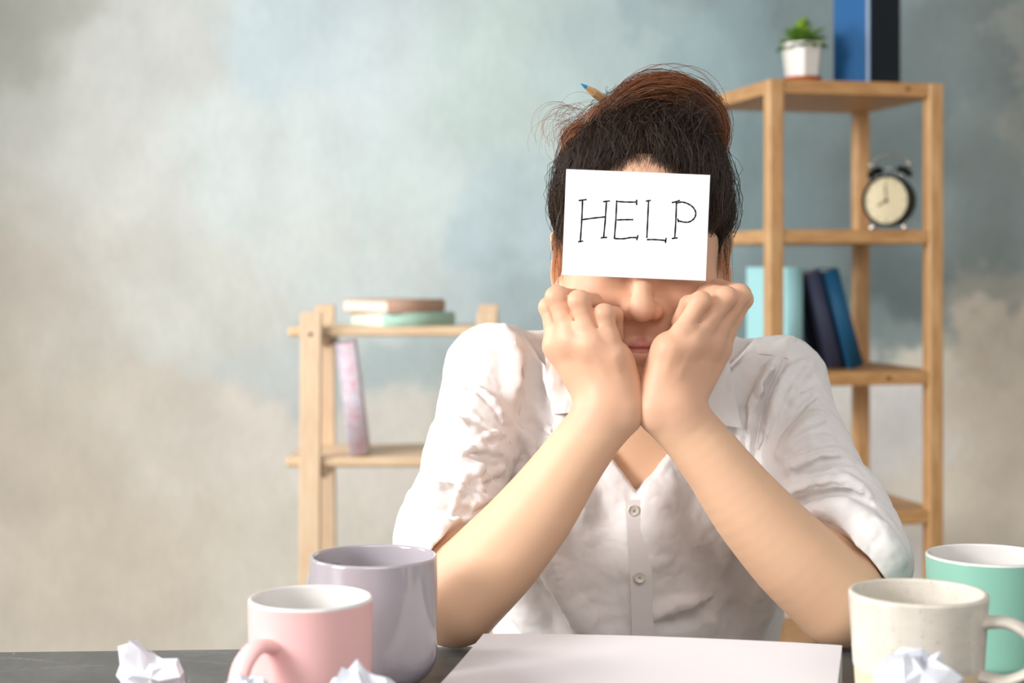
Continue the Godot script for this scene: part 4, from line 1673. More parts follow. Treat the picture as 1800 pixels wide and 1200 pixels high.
	# the flesh between the fingers reaches up to the webs
	for i in 3:
		f.cap(mcp[i], mcp[i + 1], 0.0108, 0.0108, 0.010)
		var w: float = [0.30, 0.40, 0.42][i] if L else [0.30, 0.36, 0.36][i]
		f.cap(mcp[i].lerp(pip[i], w), mcp[i + 1].lerp(pip[i + 1], w), 0.0086, 0.0086, 0.004)
	# clefts between the fingers, and the cords that show over the back of the hand
	for i in 3:
		var w: float = [0.42, 0.52, 0.55][i] if L else [0.42, 0.50, 0.50][i]
		var c0: Vector3 = (mcp[i].lerp(pip[i], w) + mcp[i + 1].lerp(pip[i + 1], w)) * 0.5
		var c1: Vector3 = (pip[i] + pip[i + 1]) * 0.5
		f.cap(c0 + Vector3(0, 0, 0.0068), c1 + Vector3(0, 0, 0.0050), 0.0014 if L else 0.0011, 0.0026 if L else 0.0022, 0.0022, 1)
	for i in 4:
		f.cap(mcp[i] + Vector3(0, 0, 0.0092), mcp[i].lerp(roots[i], 0.62) + Vector3(0, 0, 0.0112), 0.0026, 0.0022, 0.0045)
	# thumb along the jaw, behind the palm
	var th: Array
	if L:
		th = [P(1048, 690, 1.418), P(1010, 640, 1.440), P(992, 600, 1.462), P(985, 575, 1.478)]
	else:
		th = [P(1206, 690, 1.418), P(1240, 640, 1.440), P(1262, 602, 1.462), P(1272, 578, 1.480)]
	f.cap(th[0], th[1], 0.0150, 0.0125, 0.012)
	f.cap(th[1], th[2], 0.0115, 0.0105, 0.005)
	f.cap(th[2], th[3], 0.0105, 0.0085, 0.004)
	# the end of the outer wrist bone
	var ul := P(1104, 730, 1.392) if L else P(1146, 730, 1.392)
	f.cap(ul, ul + Vector3(0, 0.002, 0), 0.0105, 0.0105, 0.012)

# skin colours, linear: warmer over lips, nose, cheeks, ears and knuckles, mottled
var skin_mottle := noise(95, 28.0, 3)
func skin_tint(p: Vector3, _n: Vector3) -> Color:
	var c := Vector3(0.800, 0.500, 0.322)
	var warm := Vector3(0.710, 0.360, 0.240)
	var rose := Vector3(0.66, 0.27, 0.235)
	var q := head_t.affine_inverse() * p
	# the face is a little pinker than the arms
	var fm := smoothstep(-0.125, -0.100, q.y) * smoothstep(0.015, 0.045, q.z) * smoothstep(0.100, 0.085, absf(q.x))
	var w := 0.45 * fm
	w += 0.5 * exp(-(q - Vector3(0, -0.030, 0.104)).length_squared() / (0.012 * 0.012))
	for s in [-1.0, 1.0]:
		w += 0.45 * exp(-(q - Vector3(s * 0.042, -0.026, 0.075)).length_squared() / (0.022 * 0.022))
		w += 0.25 * exp(-(q - Vector3(s * 0.082, -0.006, -0.010)).length_squared() / (0.025 * 0.025))
	for k in knuckles if p.y > 0.98 and p.z > -1.47 else PackedVector3Array():
		w += 0.22 * exp(-(p - k).length_squared() / (0.011 * 0.011))
	w += skin_mottle.get_noise_3dv(p) * 0.10
	c = c.lerp(warm, clampf(w, 0.0, 1.0))
	if fm > 0.1 and absf(q.x) < 0.03 and q.y < -0.054 and q.y > -0.080:
		var best := 1.0
		for i in lips.size() - 1:
			if i == 5:
				continue
			var a := lips[i]
			var ab := lips[i + 1] - a
			var t := clampf((p - a).dot(ab) / ab.length_squared(), 0, 1)
			best = minf(best, (p - a - ab * t).length())
		c = c.lerp(rose, smoothstep(0.0068, 0.0046, best))
	return Color(c.x, c.y, c.z)

# ------------------------------------------------------------ the blouse
func surf(px: float, py: float) -> Vector3:
	var dir := (P(px, py, 1.0) - Vector3(0, EYE_Y, 0)).normalized()
	return shirt.hit(Vector3(0, EYE_Y, 0), dir, 1.30, 1.95)

# a ridge (sign > 0) or a crease of the cloth along pixels of its surface
func fold(pts: Array, r: float, depth: float, blend: float) -> void:
	var world := []
	for p in pts:
		var h := surf(p.x, p.y)
		if h == Vector3.INF:
			continue
		world.append(h)
	pending_folds.append([world, r, depth, blend])

var pending_folds := []

func apply_folds() -> void:
	for f in pending_folds:
		var w: Array = f[0]
		if w.size() < 2:
			continue
		var sp := spline(w, 2)
		var r: float = f[1]
		var n := sp.size()
		for i in n - 1:
			var f0 := sin(PI * clampf(0.12 + 0.88 * i / float(n - 1), 0, 1))
			var f1 := sin(PI * clampf(0.12 + 0.88 * (i + 1) / float(n - 1), 0, 1))
			f0 = 0.35 + 0.65 * f0
			f1 = 0.35 + 0.65 * f1
			var out := Vector3(0, 0, 1)
			var a: Vector3 = sp[i]
			var b: Vector3 = sp[i + 1]
			if absf(a.z - b.z) > 0.016:
				continue   # the line leaves one surface for another behind it
			var depth: float = f[2]
			if depth > 0:
				shirt.cap(a - out * (r * f0 - depth * f0), b - out * (r * f1 - depth * f1), r * f0, r * f1, f[3], 0)
			else:
				shirt.cap(a + out * (r * f0 + depth * f0), b + out * (r * f1 + depth * f1), r * f0, r * f1, f[3], 1)
	pending_folds = []

func V(x: float, y: float) -> Vector2:
	return Vector2(x, y)

func make_shirt_field() -> void:
	var f := Field.new()
	shirt = f
	# trunk
	f.ell(P(1120, 850, 1.638), Vector3(0.150, 0.165, 0.108), Basis(), 0.03)
	f.ell(P(1118, 1085, 1.625), Vector3(0.146, 0.215, 0.108), Basis(), 0.06)
	f.ell(P(1035, 955, 1.590), Vector3(0.052, 0.052, 0.060), Basis(), 0.06)
	f.ell(P(1212, 955, 1.590), Vector3(0.052, 0.052, 0.060), Basis(), 0.06)
	# shoulder girdle
	f.cap(P(880, 668, 1.64), P(1045, 672, 1.655), 0.050, 0.052, 0.03)
	f.cap(P(1365, 684, 1.64), P(1210, 678, 1.655), 0.046, 0.052, 0.03)
	f.cap(P(1045, 672, 1.66), P(1210, 678, 1.66), 0.052, 0.052, 0.04)
	# sleeves
	f.cap(P(866, 655, 1.625), P(824, 800, 1.545), 0.0500, 0.0395, 0.022)
	f.cap(P(824, 800, 1.545), P(788, 930, 1.475), 0.0395, 0.0450, 0.02)
	f.cap(P(788, 930, 1.475), P(772, 1005, 1.445), 0.0470, 0.0470, 0.012)
	f.cap(P(1374, 672, 1.625), P(1418, 800, 1.545), 0.0460, 0.0405, 0.022)
	f.cap(P(1418, 800, 1.545), P(1470, 905, 1.485), 0.0420, 0.0475, 0.02)
	f.cap(P(1470, 905, 1.485), P(1508, 985, 1.448), 0.0500, 0.0500, 0.012)

	# folds, left as seen: over the shoulder, down the armhole, across the sleeve
	fold([V(888, 580), V(906, 640), V(903, 705), V(888, 780)], 0.010, 0.0050, 0.012)
	fold([V(922, 640), V(918, 710), V(900, 790)], 0.007, -0.0035, 0.010)
	fold([V(945, 600), V(962, 660), V(985, 720), V(990, 770)], 0.009, 0.0060, 0.012)
	fold([V(930, 620), V(945, 690), V(965, 740)], 0.006, -0.0040, 0.010)
	fold([V(795, 690), V(840, 715), V(890, 735)], 0.008, 0.0030, 0.014)
	fold([V(775, 745), V(830, 770), V(885, 800)], 0.008, 0.0035, 0.012)
	fold([V(765, 785), V(815, 798), V(860, 820), V(890, 845)], 0.006, -0.0035, 0.009)
	fold([V(762, 800), V(815, 815), V(850, 835)], 0.007, 0.0035, 0.010)
	fold([V(725, 870), V(770, 880), V(830, 880)], 0.008, 0.0030, 0.012)
	fold([V(705, 925), V(770, 912), V(850, 898)], 0.005, -0.0040, 0.007)
	fold([V(700, 945), V(775, 930), V(830, 918)], 0.007, 0.0030, 0.010)
	# right as seen
	fold([V(1392, 600), V(1360, 660), V(1338, 730), V(1326, 820)], 0.010, 0.0055, 0.012)
	fold([V(1375, 640), V(1345, 720), V(1330, 800)], 0.006, -0.0045, 0.009)
	fold([V(1425, 640), V(1385, 690), V(1355, 760)], 0.009, 0.0045, 0.012)
	fold([V(1430, 665), V(1392, 715), V(1366, 780)], 0.006, -0.0035, 0.009)
	fold([V(1440, 730), V(1405, 760), V(1375, 800)], 0.008, 0.0035, 0.012)
	fold([V(1350, 850), V(1395, 822), V(1445, 800), V(1492, 800)], 0.009, 0.0050, 0.008)
	fold([V(1352, 858), V(1400, 832), V(1450, 812), V(1490, 812)], 0.005, -0.0045, 0.006)
	fold([V(1375, 880), V(1430, 860), V(1490, 852), V(1528, 872)], 0.009, 0.0055, 0.008)
	fold([V(1385, 888), V(1435, 870), V(1490, 864), V(1530, 884)], 0.005, -0.0040, 0.006)
	fold([V(1440, 900), V(1490, 903), V(1545, 925)], 0.009, 0.0030, 0.012)
	fold([V(1520, 930), V(1555, 950), V(1585, 985)], 0.008, 0.0030, 0.012)
	# trunk
	fold([V(985, 780), V(1000, 840), V(1030, 900)], 0.012, 0.0040, 0.018)
	fold([V(960, 985), V(985, 1040), V(1030, 1100)], 0.013, 0.0060, 0.018)
	fold([V(925, 1000), V(955, 1060), V(985, 1112)], 0.010, -0.0060, 0.014)
	fold([V(905, 1030), V(930, 1080), V(950, 1115)], 0.012, 0.0055, 0.016)
	fold([V(1060, 900), V(1060, 980), V(1075, 1090)], 0.012, -0.0040, 0.020)
	fold([V(1170, 830), V(1160, 900), V(1165, 980)], 0.014, 0.0040, 0.020)
	fold([V(1275, 820), V(1290, 900), V(1310, 985)], 0.012, 0.0045, 0.018)
	fold([V(1318, 960), V(1305, 1030), V(1290, 1112)], 0.011, -0.0070, 0.014)
	fold([V(1340, 985), V(1340, 1050), V(1330, 1112)], 0.012, 0.0050, 0.016)
	fold([V(1160, 1075), V(1205, 1068), V(1255, 1050)], 0.008, 0.0035, 0.012)
	fold([V(1170, 1095), V(1215, 1085), V(1270, 1060)], 0.007, -0.0035, 0.010)
	fold([V(1240, 980), V(1265, 1030), V(1275, 1080)], 0.010, -0.0035, 0.016)
	apply_folds()
	# sharp little creases and pleats
	for c in [
		[V(853, 824), V(842, 834), V(828, 840), V(818, 850), V(808, 876), V(797, 908)],
		[V(890, 768), V(862, 772), V(836, 786)], [V(884, 802), V(850, 792), V(818, 800)], [V(888, 830), V(866, 838), V(850, 852)],
		[V(770, 742), V(800, 744), V(824, 756)], [V(778, 712), V(812, 720), V(846, 742)], [V(846, 690), V(872, 712), V(890, 748)],
		[V(880, 850), V(852, 866), V(838, 892)], [V(866, 880), V(846, 888), V(836, 900)], [V(742, 858), V(772, 862), V(800, 858)],
		[V(930, 700), V(956, 742), V(976, 772)], [V(910, 760), V(936, 790), V(950, 830)], [V(900, 800), V(915, 830), V(930, 846)],
		[V(1428, 612), V(1396, 650), V(1372, 700), V(1352, 770)], [V(1436, 690), V(1404, 716), V(1380, 752)], [V(1450, 742), V(1420, 752), V(1392, 776)],
		[V(1462, 776), V(1430, 782), V(1400, 796)], [V(1412, 640), V(1384, 672), V(1362, 716)],
		[V(1180, 1078), V(1192, 1068), V(1220, 1066), V(1252, 1052)], [V(1188, 1090), V(1186, 1078)], [V(958, 900), V(966, 960), V(986, 1020)], [V(1290, 870), V(1300, 930), V(1312, 985)],
		[V(1325, 700), V(1322, 760), V(1318, 830)], [V(1312, 720), V(1306, 780), V(1300, 830)],
	]:
		fold(c, 0.0032, -0.0015, 0.0035)
		var up := []
		for q in c:
			up.append(q + Vector2(-4, -5))
		fold(up, 0.0046, 0.0011, 0.005)
	# the two rolled edges of the sleeve
	for c in [[V(1348, 852), V(1398, 820), V(1446, 801), V(1492, 799)], [V(1378, 884), V(1434, 862), V(1490, 855), V(1528, 876)]]:
		fold(c, 0.0050, 0.0030, 0.0020)
		var dn := []
		for q in c:
			dn.append(q + Vector2(2, 10))
		fold(dn, 0.0036, -0.0026, 0.0025)
	apply_folds()

	# the open neck, the armless ends of the sleeves, and the room for the arms in them
	var vb := P(1117, 862, 1.53)
	f.wedge(vb, Vector3(-0.81, -0.586, 0.0), Vector3(0.738, -0.675, 0.0), -1.64)
	f.cap(P(1122, 735, 1.640), P(1122, 500, 1.60), 0.064, 0.075, 0.006, 1)
	for s in [-1, 1]:
		var L: bool = s < 0
		var el := P(800, 1051, 1.418) if L else P(1474, 1051, 1.418)
		var wr := P(1071, 722, 1.400) if L else P(1182, 722, 1.400)
		# the rolled cuff ends in a slanting ring behind the elbow; the forearm lies in front of it
		var e0 := P(755, 985, 1.44) if L else P(1540, 1020, 1.44)
		var n := Vector3(0.25, -0.95, 0.10) if L else Vector3(-0.35, -0.93, 0.10)
		f.plane_cut_local(e0, n, (P(780, 1030, 1.44) if L else P(1490, 1040, 1.44)), 0.100)
		f.cap(el, el.lerp(wr, 0.30), 0.0450, 0.041, 0.004, 1)
	f.ripple = noise(97, 16.0, 3)
	f.ripple.fractal_type = FastNoiseLite.FRACTAL_RIDGED
	f.ripple_amp = 0.0016
	f.ripple2 = noise(98, 45.0, 2)
	f.ripple_amp2 = 0.0008

func ribbon(pts: PackedVector3Array, wide: float, thick: float, across: Vector3) -> ArrayMesh:
	# a flat band along pts, its faces looking out (+z)
	var st := new_st()
	st.set_smooth_group(-1)
	var n := pts.size()
	for i in n - 1:
		var q := []
		for j in [i, i + 1]:
			var d := (pts[min(j + 1, n - 1)] - pts[max(j - 1, 0)]).normalized()
			var side := (across - d * across.dot(d)).normalized()
			var up := side.cross(d)
			if up.z < 0:
				up = -up
			q.append([pts[j] - side * wide / 2 + up * thick, pts[j] + side * wide / 2 + up * thick, pts[j] + side * wide / 2 - up * thick, pts[j] - side * wide / 2 - up * thick])
		var a: Array = q[0]
		var b: Array = q[1]
		quad(st, a[0], b[0], b[1], a[1])
		quad(st, a[1], b[1], b[2], a[2])
		quad(st, a[3], b[3], b[0], a[0])
	return flat_mesh(st)

func dress_details(blouse: Node3D, cloth: Material) -> void:
	# button band
	var pts := PackedVector3Array()
	for p in [[1117, 872], [1119, 900], [1122, 940], [1125, 980], [1127, 1020], [1128, 1060], [1129, 1100], [1130, 1130]]:
		var h := surf(p[0], p[1])
		if h != Vector3.INF:
			pts.append(h)
	var sp := PackedVector3Array()
	for i in pts.size():
		var a := pts[max(i - 1, 0)]
		var c := pts[min(i + 1, pts.size() - 1)]
		sp.append((a + pts[i] * 2 + c) / 4.0)
	sp = spline(Array(sp), 4)
	part("button_band", ribbon(sp, 0.0205, 0.0030, Vector3.RIGHT), cloth, blouse)
	# buttons
	var pearl := mat("pearl_button", Color(0.86, 0.83, 0.79), 0.15, 0.6)
	pearl.clearcoat_enabled = true
	pearl.clearcoat = 0.5
	var thread := mat("button_thread", Color(0.72, 0.69, 0.66), 0.8)
	for p in [[1113, 897], [1124, 1014]]:
		var h := surf(p[0], p[1])
		var n := Vector3(0.0, 0.12, 1.0).normalized()
		var b := Basis(Vector3.RIGHT, n, Vector3.RIGHT.cross(n))
		var st := new_st()
		lathe(st, PackedVector2Array([Vector2(0.0050, 0.0), Vector2(0.0056, 0.0010), Vector2(0.0054, 0.0022), Vector2(0.0046, 0.0026), Vector2(0.0038, 0.0020), Vector2(0.0030, 0.0017), Vector2(0, 0.0016)]), 24, Transform3D(b, h + n * 0.0030))
		var o := part("button", flat_mesh(st), pearl, blouse)
		var st2 := new_st()
		for s in [-1.0, 1.0]:
			sweep(st2, PackedVector3Array([h + n * 0.0050 + b * Vector3(-0.0013, 0, -0.0013 * s), h + n * 0.0050 + b * Vector3(0.0013, 0, 0.0013 * s)]), even(2, 0.0003), 6)
		part("thread", flat_mesh(st2), thread, o)
	# collar flaps: bowed sheets with an edge
	collar_flap(blouse, cloth, [P(953, 592, 1.630), P(1010, 600, 1.606), P(1052, 722, 1.540), P(970, 727, 1.550)], 3)
	collar_flap(blouse, cloth, [P(1205, 640, 1.596), P(1270, 612, 1.630), P(1304, 752, 1.541), P(1208, 740, 1.535)], 5)
	# seams, a thread's width proud
	for s in [[[905, 600], [922, 660], [915, 720], [897, 780]], [[1300, 625], [1340, 622], [1385, 630]], [[1398, 598], [1372, 640], [1345, 700], [1328, 790]]]:
		var q := []
		for p in s:
			var h := surf(p[0], p[1])
			if h != Vector3.INF:
				q.append(h + Vector3(0, 0.0004, 0.0012))
		if q.size() > 1:
			var st := new_st()
			var sp2 := spline(q, 6)
			sweep(st, sp2, even(sp2.size(), 0.0007), 6, 1, 1, Vector3.BACK)
			part("seam", flat_mesh(st), cloth, blouse)

func collar_flap(blouse: Node3D, cloth: Material, c: Array, seed_: int) -> void:
	var nz := noise(200 + seed_, 30.0, 3)
	var mid: Vector3 = (c[0] + c[1] + c[2] + c[3]) / 4.0
	var near := PackedInt32Array()
	for i in shirt.kind.size():
		if shirt.op[i] == 0 and shirt.one(i, mid) < 0.10:
			near.append(i)
	var st := new_st()
	st.set_smooth_group(0)
	var n := 16
	var g := []
	for j in n + 1:
		var row := []
		for i in n + 1:
			var u := i / float(n)
			var v := j / float(n)
			var top: Vector3 = c[0].lerp(c[1], u)
			var bot: Vector3 = c[3].lerp(c[2], u)
			var p := top.lerp(bot, v)
			p += Vector3(0, 0, 0.009 * sin(PI * v) * (0.5 + 0.5 * sin(PI * u)))
			# it lies over the cloth below
			for k in 30:
				if shirt.ev(p, near) > 0.0045:
					break
				p.z += 0.002
			p += Vector3(0, 0, 0.0035) * nz.get_noise_3dv(p) * 1.4
			row.append(p)
		g.append(row)
	var off := Vector3(0, 0, -0.0020)
	for j in n:
		for i in n:
			quad(st, g[j + 1][i], g[j + 1][i + 1], g[j][i + 1], g[j][i])
			quad(st, g[j][i] + off, g[j][i + 1] + off, g[j + 1][i + 1] + off, g[j + 1][i] + off)
	st.set_smooth_group(-1)
	for i in n:
		for e in [[g[n][i], g[n][i + 1]], [g[i + 1][n], g[i][n]], [g[i][0], g[i + 1][0]], [g[0][i + 1], g[0][i]]]:
			quad(st, e[0], e[0] + off, e[1] + off, e[1])
	part("collar", flat_mesh(st), cloth, blouse)

# ------------------------------------------------------------ hair
class Strands:
	var pos := PackedVector3Array()
	var nor := PackedVector3Array()
	var idx := PackedInt32Array()
	var col := PackedColorArray()

	# one three-sided hair along pts
	func add(pts: PackedVector3Array, r0: float, r1: float, c0: Color, c1: Color, root := 1.0) -> void:
		var n := pts.size()
		var base := pos.size()
		for i in n:
			var d := (pts[mini(i + 1, n - 1)] - pts[maxi(i - 1, 0)]).normalized()
			var s := d.cross(Vector3(0.31, 0.17, 0.93)).normalized()
			var u := s.cross(d)
			var f := i / float(n - 1)
			var r := lerpf(r0, r1, f) * (1.0 if root >= 1.0 else lerpf(root, 1.0, minf(f * 5.0, 1.0)))
			var c := c0.lerp(c1, f)
			for k in 3:
				var a := TAU * k / 3.0
				var o := s * cos(a) + u * sin(a)
				pos.append(pts[i] + o * r)
				nor.append(o)
				col.append(c)
		for i in n - 1:
			for k in 3:
				var p := base + i * 3 + k
				var q := base + i * 3 + (k + 1) % 3
				idx.append(p); idx.append(q); idx.append(q + 3)
				idx.append(p); idx.append(q + 3); idx.append(p + 3)

	func arrays() -> Array:
		return [pos, nor, idx, col]

const SKULL_C := Vector3(0, 0.040, -0.012)
const SKULL_R := Vector3(0.074, 0.102, 0.098)

func scalp_radius(dir: Vector3, extra: float) -> float:
	var r := SKULL_R + Vector3.ONE * extra
	return 1.0 / sqrt(pow(dir.x / r.x, 2) + pow(dir.y / r.y, 2) + pow(dir.z / r.z, 2))

# is this direction from the middle of the skull covered by hair?
func hairy(dir: Vector3) -> float:
	var p := SKULL_C + dir * scalp_radius(dir, 0.0)
	var u := Vector3(p.x / 0.066, (p.y + 0.002) / 0.112, (p.z - 0.105) / 0.110)
	var face := u.length() - 1.0
	# below the ears there is none
	var low := (p.y - 0.012 - clampf(p.z, -0.08, 0.02) * 0.8) * 12.0
	return minf(face, low)

func make_hair(who: Node3D, back: Transform3D) -> void:
	var hair_m := mat("hair", Color.WHITE, 0.38, 0.5)
	hair_m.vertex_color_use_as_albedo = true
	var r := RandomNumberGenerator.new()
	r.seed = 2024
	# the close mass of hair under the loose strands
	var f := Field.new()
	f.ell(head_t * SKULL_C, SKULL_R + Vector3(0.0050, 0.0055, 0.0035), head_t.basis, 0.01)
	f.cap(HP(0.0, 0.125, -0.005), HP(0.018, 0.134, -0.016), 0.036, 0.030, 0.03)
	f.ell(HP(0, 0.010, 0.124), Vector3(0.072, 0.118, 0.118), head_t.basis, 0.006, 1)
	f.plane_cut(HP(0, -0.014, -0.03), head_t.basis * Vector3(0, -1, 0.66), 0.01)
	f.ripple = noise(301, 60.0, 3)
	f.ripple_amp = 0.0015
	f.tint = hair_tint
	var mass := f.mesh(Vector3(0.0, 0.98, -1.66), Vector3(0.26, 1.30, -1.40), 0.003)
	var mass_m := mat("hair_mass", Color.WHITE, 0.9, 0.15)
	mass_m.vertex_color_use_as_albedo = true
	var hair := part("hair", arrays_mesh([mass]), mass_m, who)
	hair.transform = back

	var st := Strands.new()
	var dark := Color(0.020, 0.012, 0.008)
	var brown := Color(0.062, 0.034, 0.020)
	var auburn := Color(0.36, 0.130, 0.052)
	var ginger := Color(0.55, 0.27, 0.13)
	var wave := noise(305, 9.0, 2)
	var bun := HP(0.014, 0.138, -0.010)
	# locks from the hairline and the scalp up to the knot; the hairs of a lock share its sweep and its waves
	var made := 0
	var tries := 0
	while made < 560 and tries < 60000:
		tries += 1
		var g := Vector3(r.randf_range(-1, 1), r.randf_range(-0.75, 1), r.randf_range(-0.9, 1))
		if g.length() > 1.0 or g.length() < 0.2:
			continue
		g = g.normalized()
		var cg := hairy(g)
		# more roots along the hairline than on the rest of the scalp
		if cg < -0.03 or (made < 240 and cg > 0.10):
			continue
		made += 1
		var top := Vector3(r.randf_range(-0.20, 0.28) + g.x * 0.30, 1.0, r.randf_range(-0.25, 0.22)).normalized()
		var lift := r.randf_range(0.0045, 0.0125)
		var jit := Vector3(r.randf(), r.randf(), r.randf()) * 50.0
		var amp := r.randf_range(0.004, 0.011)
		var bend := Vector3(r.randf_range(-0.22, 0.22), 0, 0)
		var tone := r.randf()
		for h in 22:
			var dir := (g + Vector3(r.randfn(), r.randfn(), r.randfn()) * 0.060).normalized()
			var cover := hairy(dir)
			if cover < r.randf_range(-0.11, 0.02):
				continue
			var stray := 1.0 if r.randf() < 0.9 else r.randf_range(1.5, 3.0)
			var tp := (top + Vector3(r.randfn(), 0, r.randfn()) * 0.05 * stray).normalized()
			var ang := dir.angle_to(tp)
			var len_f := r.randf_range(0.7, 1.0)
			var n := 10
			var own := Vector3(r.randfn(), r.randfn(), r.randfn()) * 0.0012 * stray
			var lf := lift * r.randf_range(0.75, 1.2) * (1.0 if stray < 1.2 else 1.4)
			var pts := PackedVector3Array()
			for i in n + 1:
				var t := i / float(n) * len_f
				var d2 := dir.slerp(tp, t) if ang > 0.02 else tp
				d2 = (d2 + bend * sin(PI * t) * 0.6).normalized()
				var e := lerpf(0.0004, lf, smoothstep(0.0, 0.25, t))
				var p := SKULL_C + d2 * (scalp_radius(d2, 0.0) + e)
				p += (Vector3(wave.get_noise_3dv(p * 5.0 + jit), wave.get_noise_3dv(p * 5.0 - jit), wave.get_noise_3dv(p * 5.0 + jit * 2.0)) * amp + own) * smoothstep(0.05, 0.5, t)
				# the last stretch winds into the knot
				var k := smoothstep(0.72, 1.0, t)
				var w := head_t * p
				pts.append(w.lerp(bun + (w - bun) * 0.75, k))
			var c := dark.lerp(brown, clampf(tone * 0.8 + r.randf_range(-0.2, 0.3), 0.0, 1.0))
			if r.randf() < 0.10:
				c = brown.lerp(Color(0.16, 0.095, 0.06), r.randf())
			st.add(pts, 0.00027, 0.00021, c.lerp(brown, 0.4), c, 0.25)
	# wisps at the ears and temples
	for side in [-1.0, 1.0]:
		for i in 30:
			var a := HP(side * r.randf_range(0.070, 0.080), r.randf_range(0.01, 0.06), r.randf_range(0.005, 0.035))
			var l := r.randf_range(0.02, 0.065)
			var b := a + head_t.basis * Vector3(side * r.randf_range(-0.006, 0.008), -l, r.randf_range(-0.006, 0.010))
			var m1 := a.lerp(b, 0.35) + Vector3(side * r.randf_range(-0.002, 0.008), 0, r.randf_range(-0.003, 0.006))
			st.add(bezier(a, m1, b.lerp(a, 0.3) + Vector3(side * r.randf_range(-0.004, 0.006), 0, 0), b, 9), 0.00022, 0.00008, dark, brown)
	# thin flyaways round the head
	for i in 260:
		var dir := Vector3(r.randf_range(-1, 1), r.randf_range(0.0, 1), r.randf_range(-0.5, 0.9)).normalized()
		if hairy(dir) < 0.05:
			continue
		var top := Vector3(r.randf_range(-0.4, 0.4), 1.0, r.randf_range(-0.4, 0.3)).normalized()
		var pts := PackedVector3Array()
		var jit := Vector3(r.randf(), r.randf(), r.randf()) * 40.0
		var hi := r.randf_range(0.003, 0.012)
		for k in 10:
			var t := k / 9.0 * r.randf_range(0.5, 0.52)
			var d2 := dir.slerp(top, t)
			var p := SKULL_C + d2 * (scalp_radius(d2, 0.011) + hi * sin(t * 5.0) * 0.6)
			p += Vector3(wave.get_noise_3dv(p * 14.0 + jit), wave.get_noise_3dv(p * 14.0 - jit), 0.0) * 0.007
			pts.append(head_t * p)
		st.add(pts, 0.00017, 0.00008, brown, brown)
	var s1 := part("strands", arrays_mesh([st.arrays()]), hair_m, hair)
	s1.set_meta("kind", "stuff")

	# the knot: thick auburn locks thrown over the crown, and loops at its side
	var kn := Strands.new()
	var locks := [
		# path, hairs, spread, curl
		[[P(1062, 214, 1.480), P(1088, 180, 1.470), P(1124, 158, 1.468), P(1172, 152, 1.470), P(1220, 168, 1.478), P(1252, 202, 1.490), P(1262, 240, 1.500), P(1253, 282, 1.505)], 1300, 0.0080, 0.002],
		[[P(1060, 215, 1.486), P(1100, 180, 1.478), P(1152, 160, 1.476), P(1206, 170, 1.484), P(1240, 206, 1.494), P(1252, 250, 1.500), P(1248, 280, 1.502)], 800, 0.0085, 0.003],
		[[P(1090, 190, 1.500), P(1140, 170, 1.500), P(1194, 162, 1.505), P(1240, 188, 1.510), P(1260, 222, 1.512), P(1260, 262, 1.512)], 500, 0.009, 0.003],
		[[P(1095, 200, 1.484), P(1070, 192, 1.480), P(1048, 205, 1.482), P(1034, 228, 1.488), P(1022, 255, 1.495)], 420, 0.0060, 0.004],
		[[P(1066, 236, 1.490), P(1040, 224, 1.486), P(1014, 226, 1.490), P(996, 244, 1.496), P(998, 270, 1.502)], 240, 0.0050, 0.004],
		[[P(1070, 238, 1.486), P(1042, 240, 1.484), P(1018, 254, 1.490), P(1006, 282, 1.498)], 240, 0.0060, 0.004],
	]
	for lk in locks:
		for i in lk[1]:
			var o: Vector3 = Vector3(r.randfn(), r.randfn(), r.randfn()) * lk[2] * 0.62
			var o2: Vector3 = Vector3(r.randfn(), r.randfn(), r.randfn()) * lk[2] * 0.20
			var raw := []
			var m: int = lk[0].size()
			for k in m:
				var f2 := k / float(m - 1)
				raw.append(lk[0][k] + o * (0.55 + 0.6 * sin(PI * f2)) + o2 * (f2 - 0.5) * 2.0)
			var c := auburn.lerp(dark, r.randf() * 0.6)
			if r.randf() < 0.18:
				c = auburn.lerp(ginger, r.randf())
			kn.add(spline(raw, 2), 0.00028, 0.00018, c.lerp(dark, 0.15), c)
	# dark twists inside the knot
	for i in 700:
		var c0 := HP(r.randf_range(-0.034, 0.058), r.randf_range(0.112, 0.150), r.randf_range(0.000, 0.042))
		var tang := Vector3(r.randf_range(-1, 1), r.randf_range(0.1, 1), r.randf_range(-0.3, 0.5)).normalized()
		var l := r.randf_range(0.02, 0.05)
		var bow := Vector3(r.randf_range(-1, 1), r.randf_range(-0.3, 1), r.randf_range(0, 0.6)) * 0.014
		var c := dark.lerp(brown, r.randf())
		kn.add(bezier(c0 - tang * l * 0.5, c0 - tang * l * 0.2 + bow, c0 + tang * l * 0.2 + bow, c0 + tang * l * 0.5, 8), 0.00028, 0.00014, c, c)
	# single curls standing off
	for i in 70:
		var a := P(r.randf_range(985, 1060), r.randf_range(190, 250), 1.49)
		var rad := r.randf_range(0.008, 0.024)
		var ph := r.randf_range(0.4, 1.9)
		var pts := PackedVector3Array()
		for k in 12:
			var t := ph + k / 11.0 * r.randf_range(2.4, 2.5) * 1.1
			pts.append(a + Vector3(cos(t) * rad - rad * 0.4, sin(t) * rad - rad * 0.3, 0.006 * sin(t * 2.0 + i)))
		kn.add(pts, 0.00018, 0.00008, auburn.lerp(dark, 0.4), auburn)
	for i in 40:
		var a := P(r.randf_range(1090, 1260), r.randf_range(155, 200), r.randf_range(1.47, 1.51))
		var d := Vector3(r.randf_range(-1, 1), r.randf_range(-0.1, 1), r.randf_range(-0.4, 0.4)).normalized() * r.randf_range(0.008, 0.026)
		kn.add(bezier(a, a + d * 0.4, a + d * 0.8 + Vector3(0.004, 0, 0), a + d + Vector3(r.randf_range(0, 0.014), -0.006, 0), 7), 0.00016, 0.00006, auburn.lerp(dark, 0.4), auburn)
	var core := Field.new()
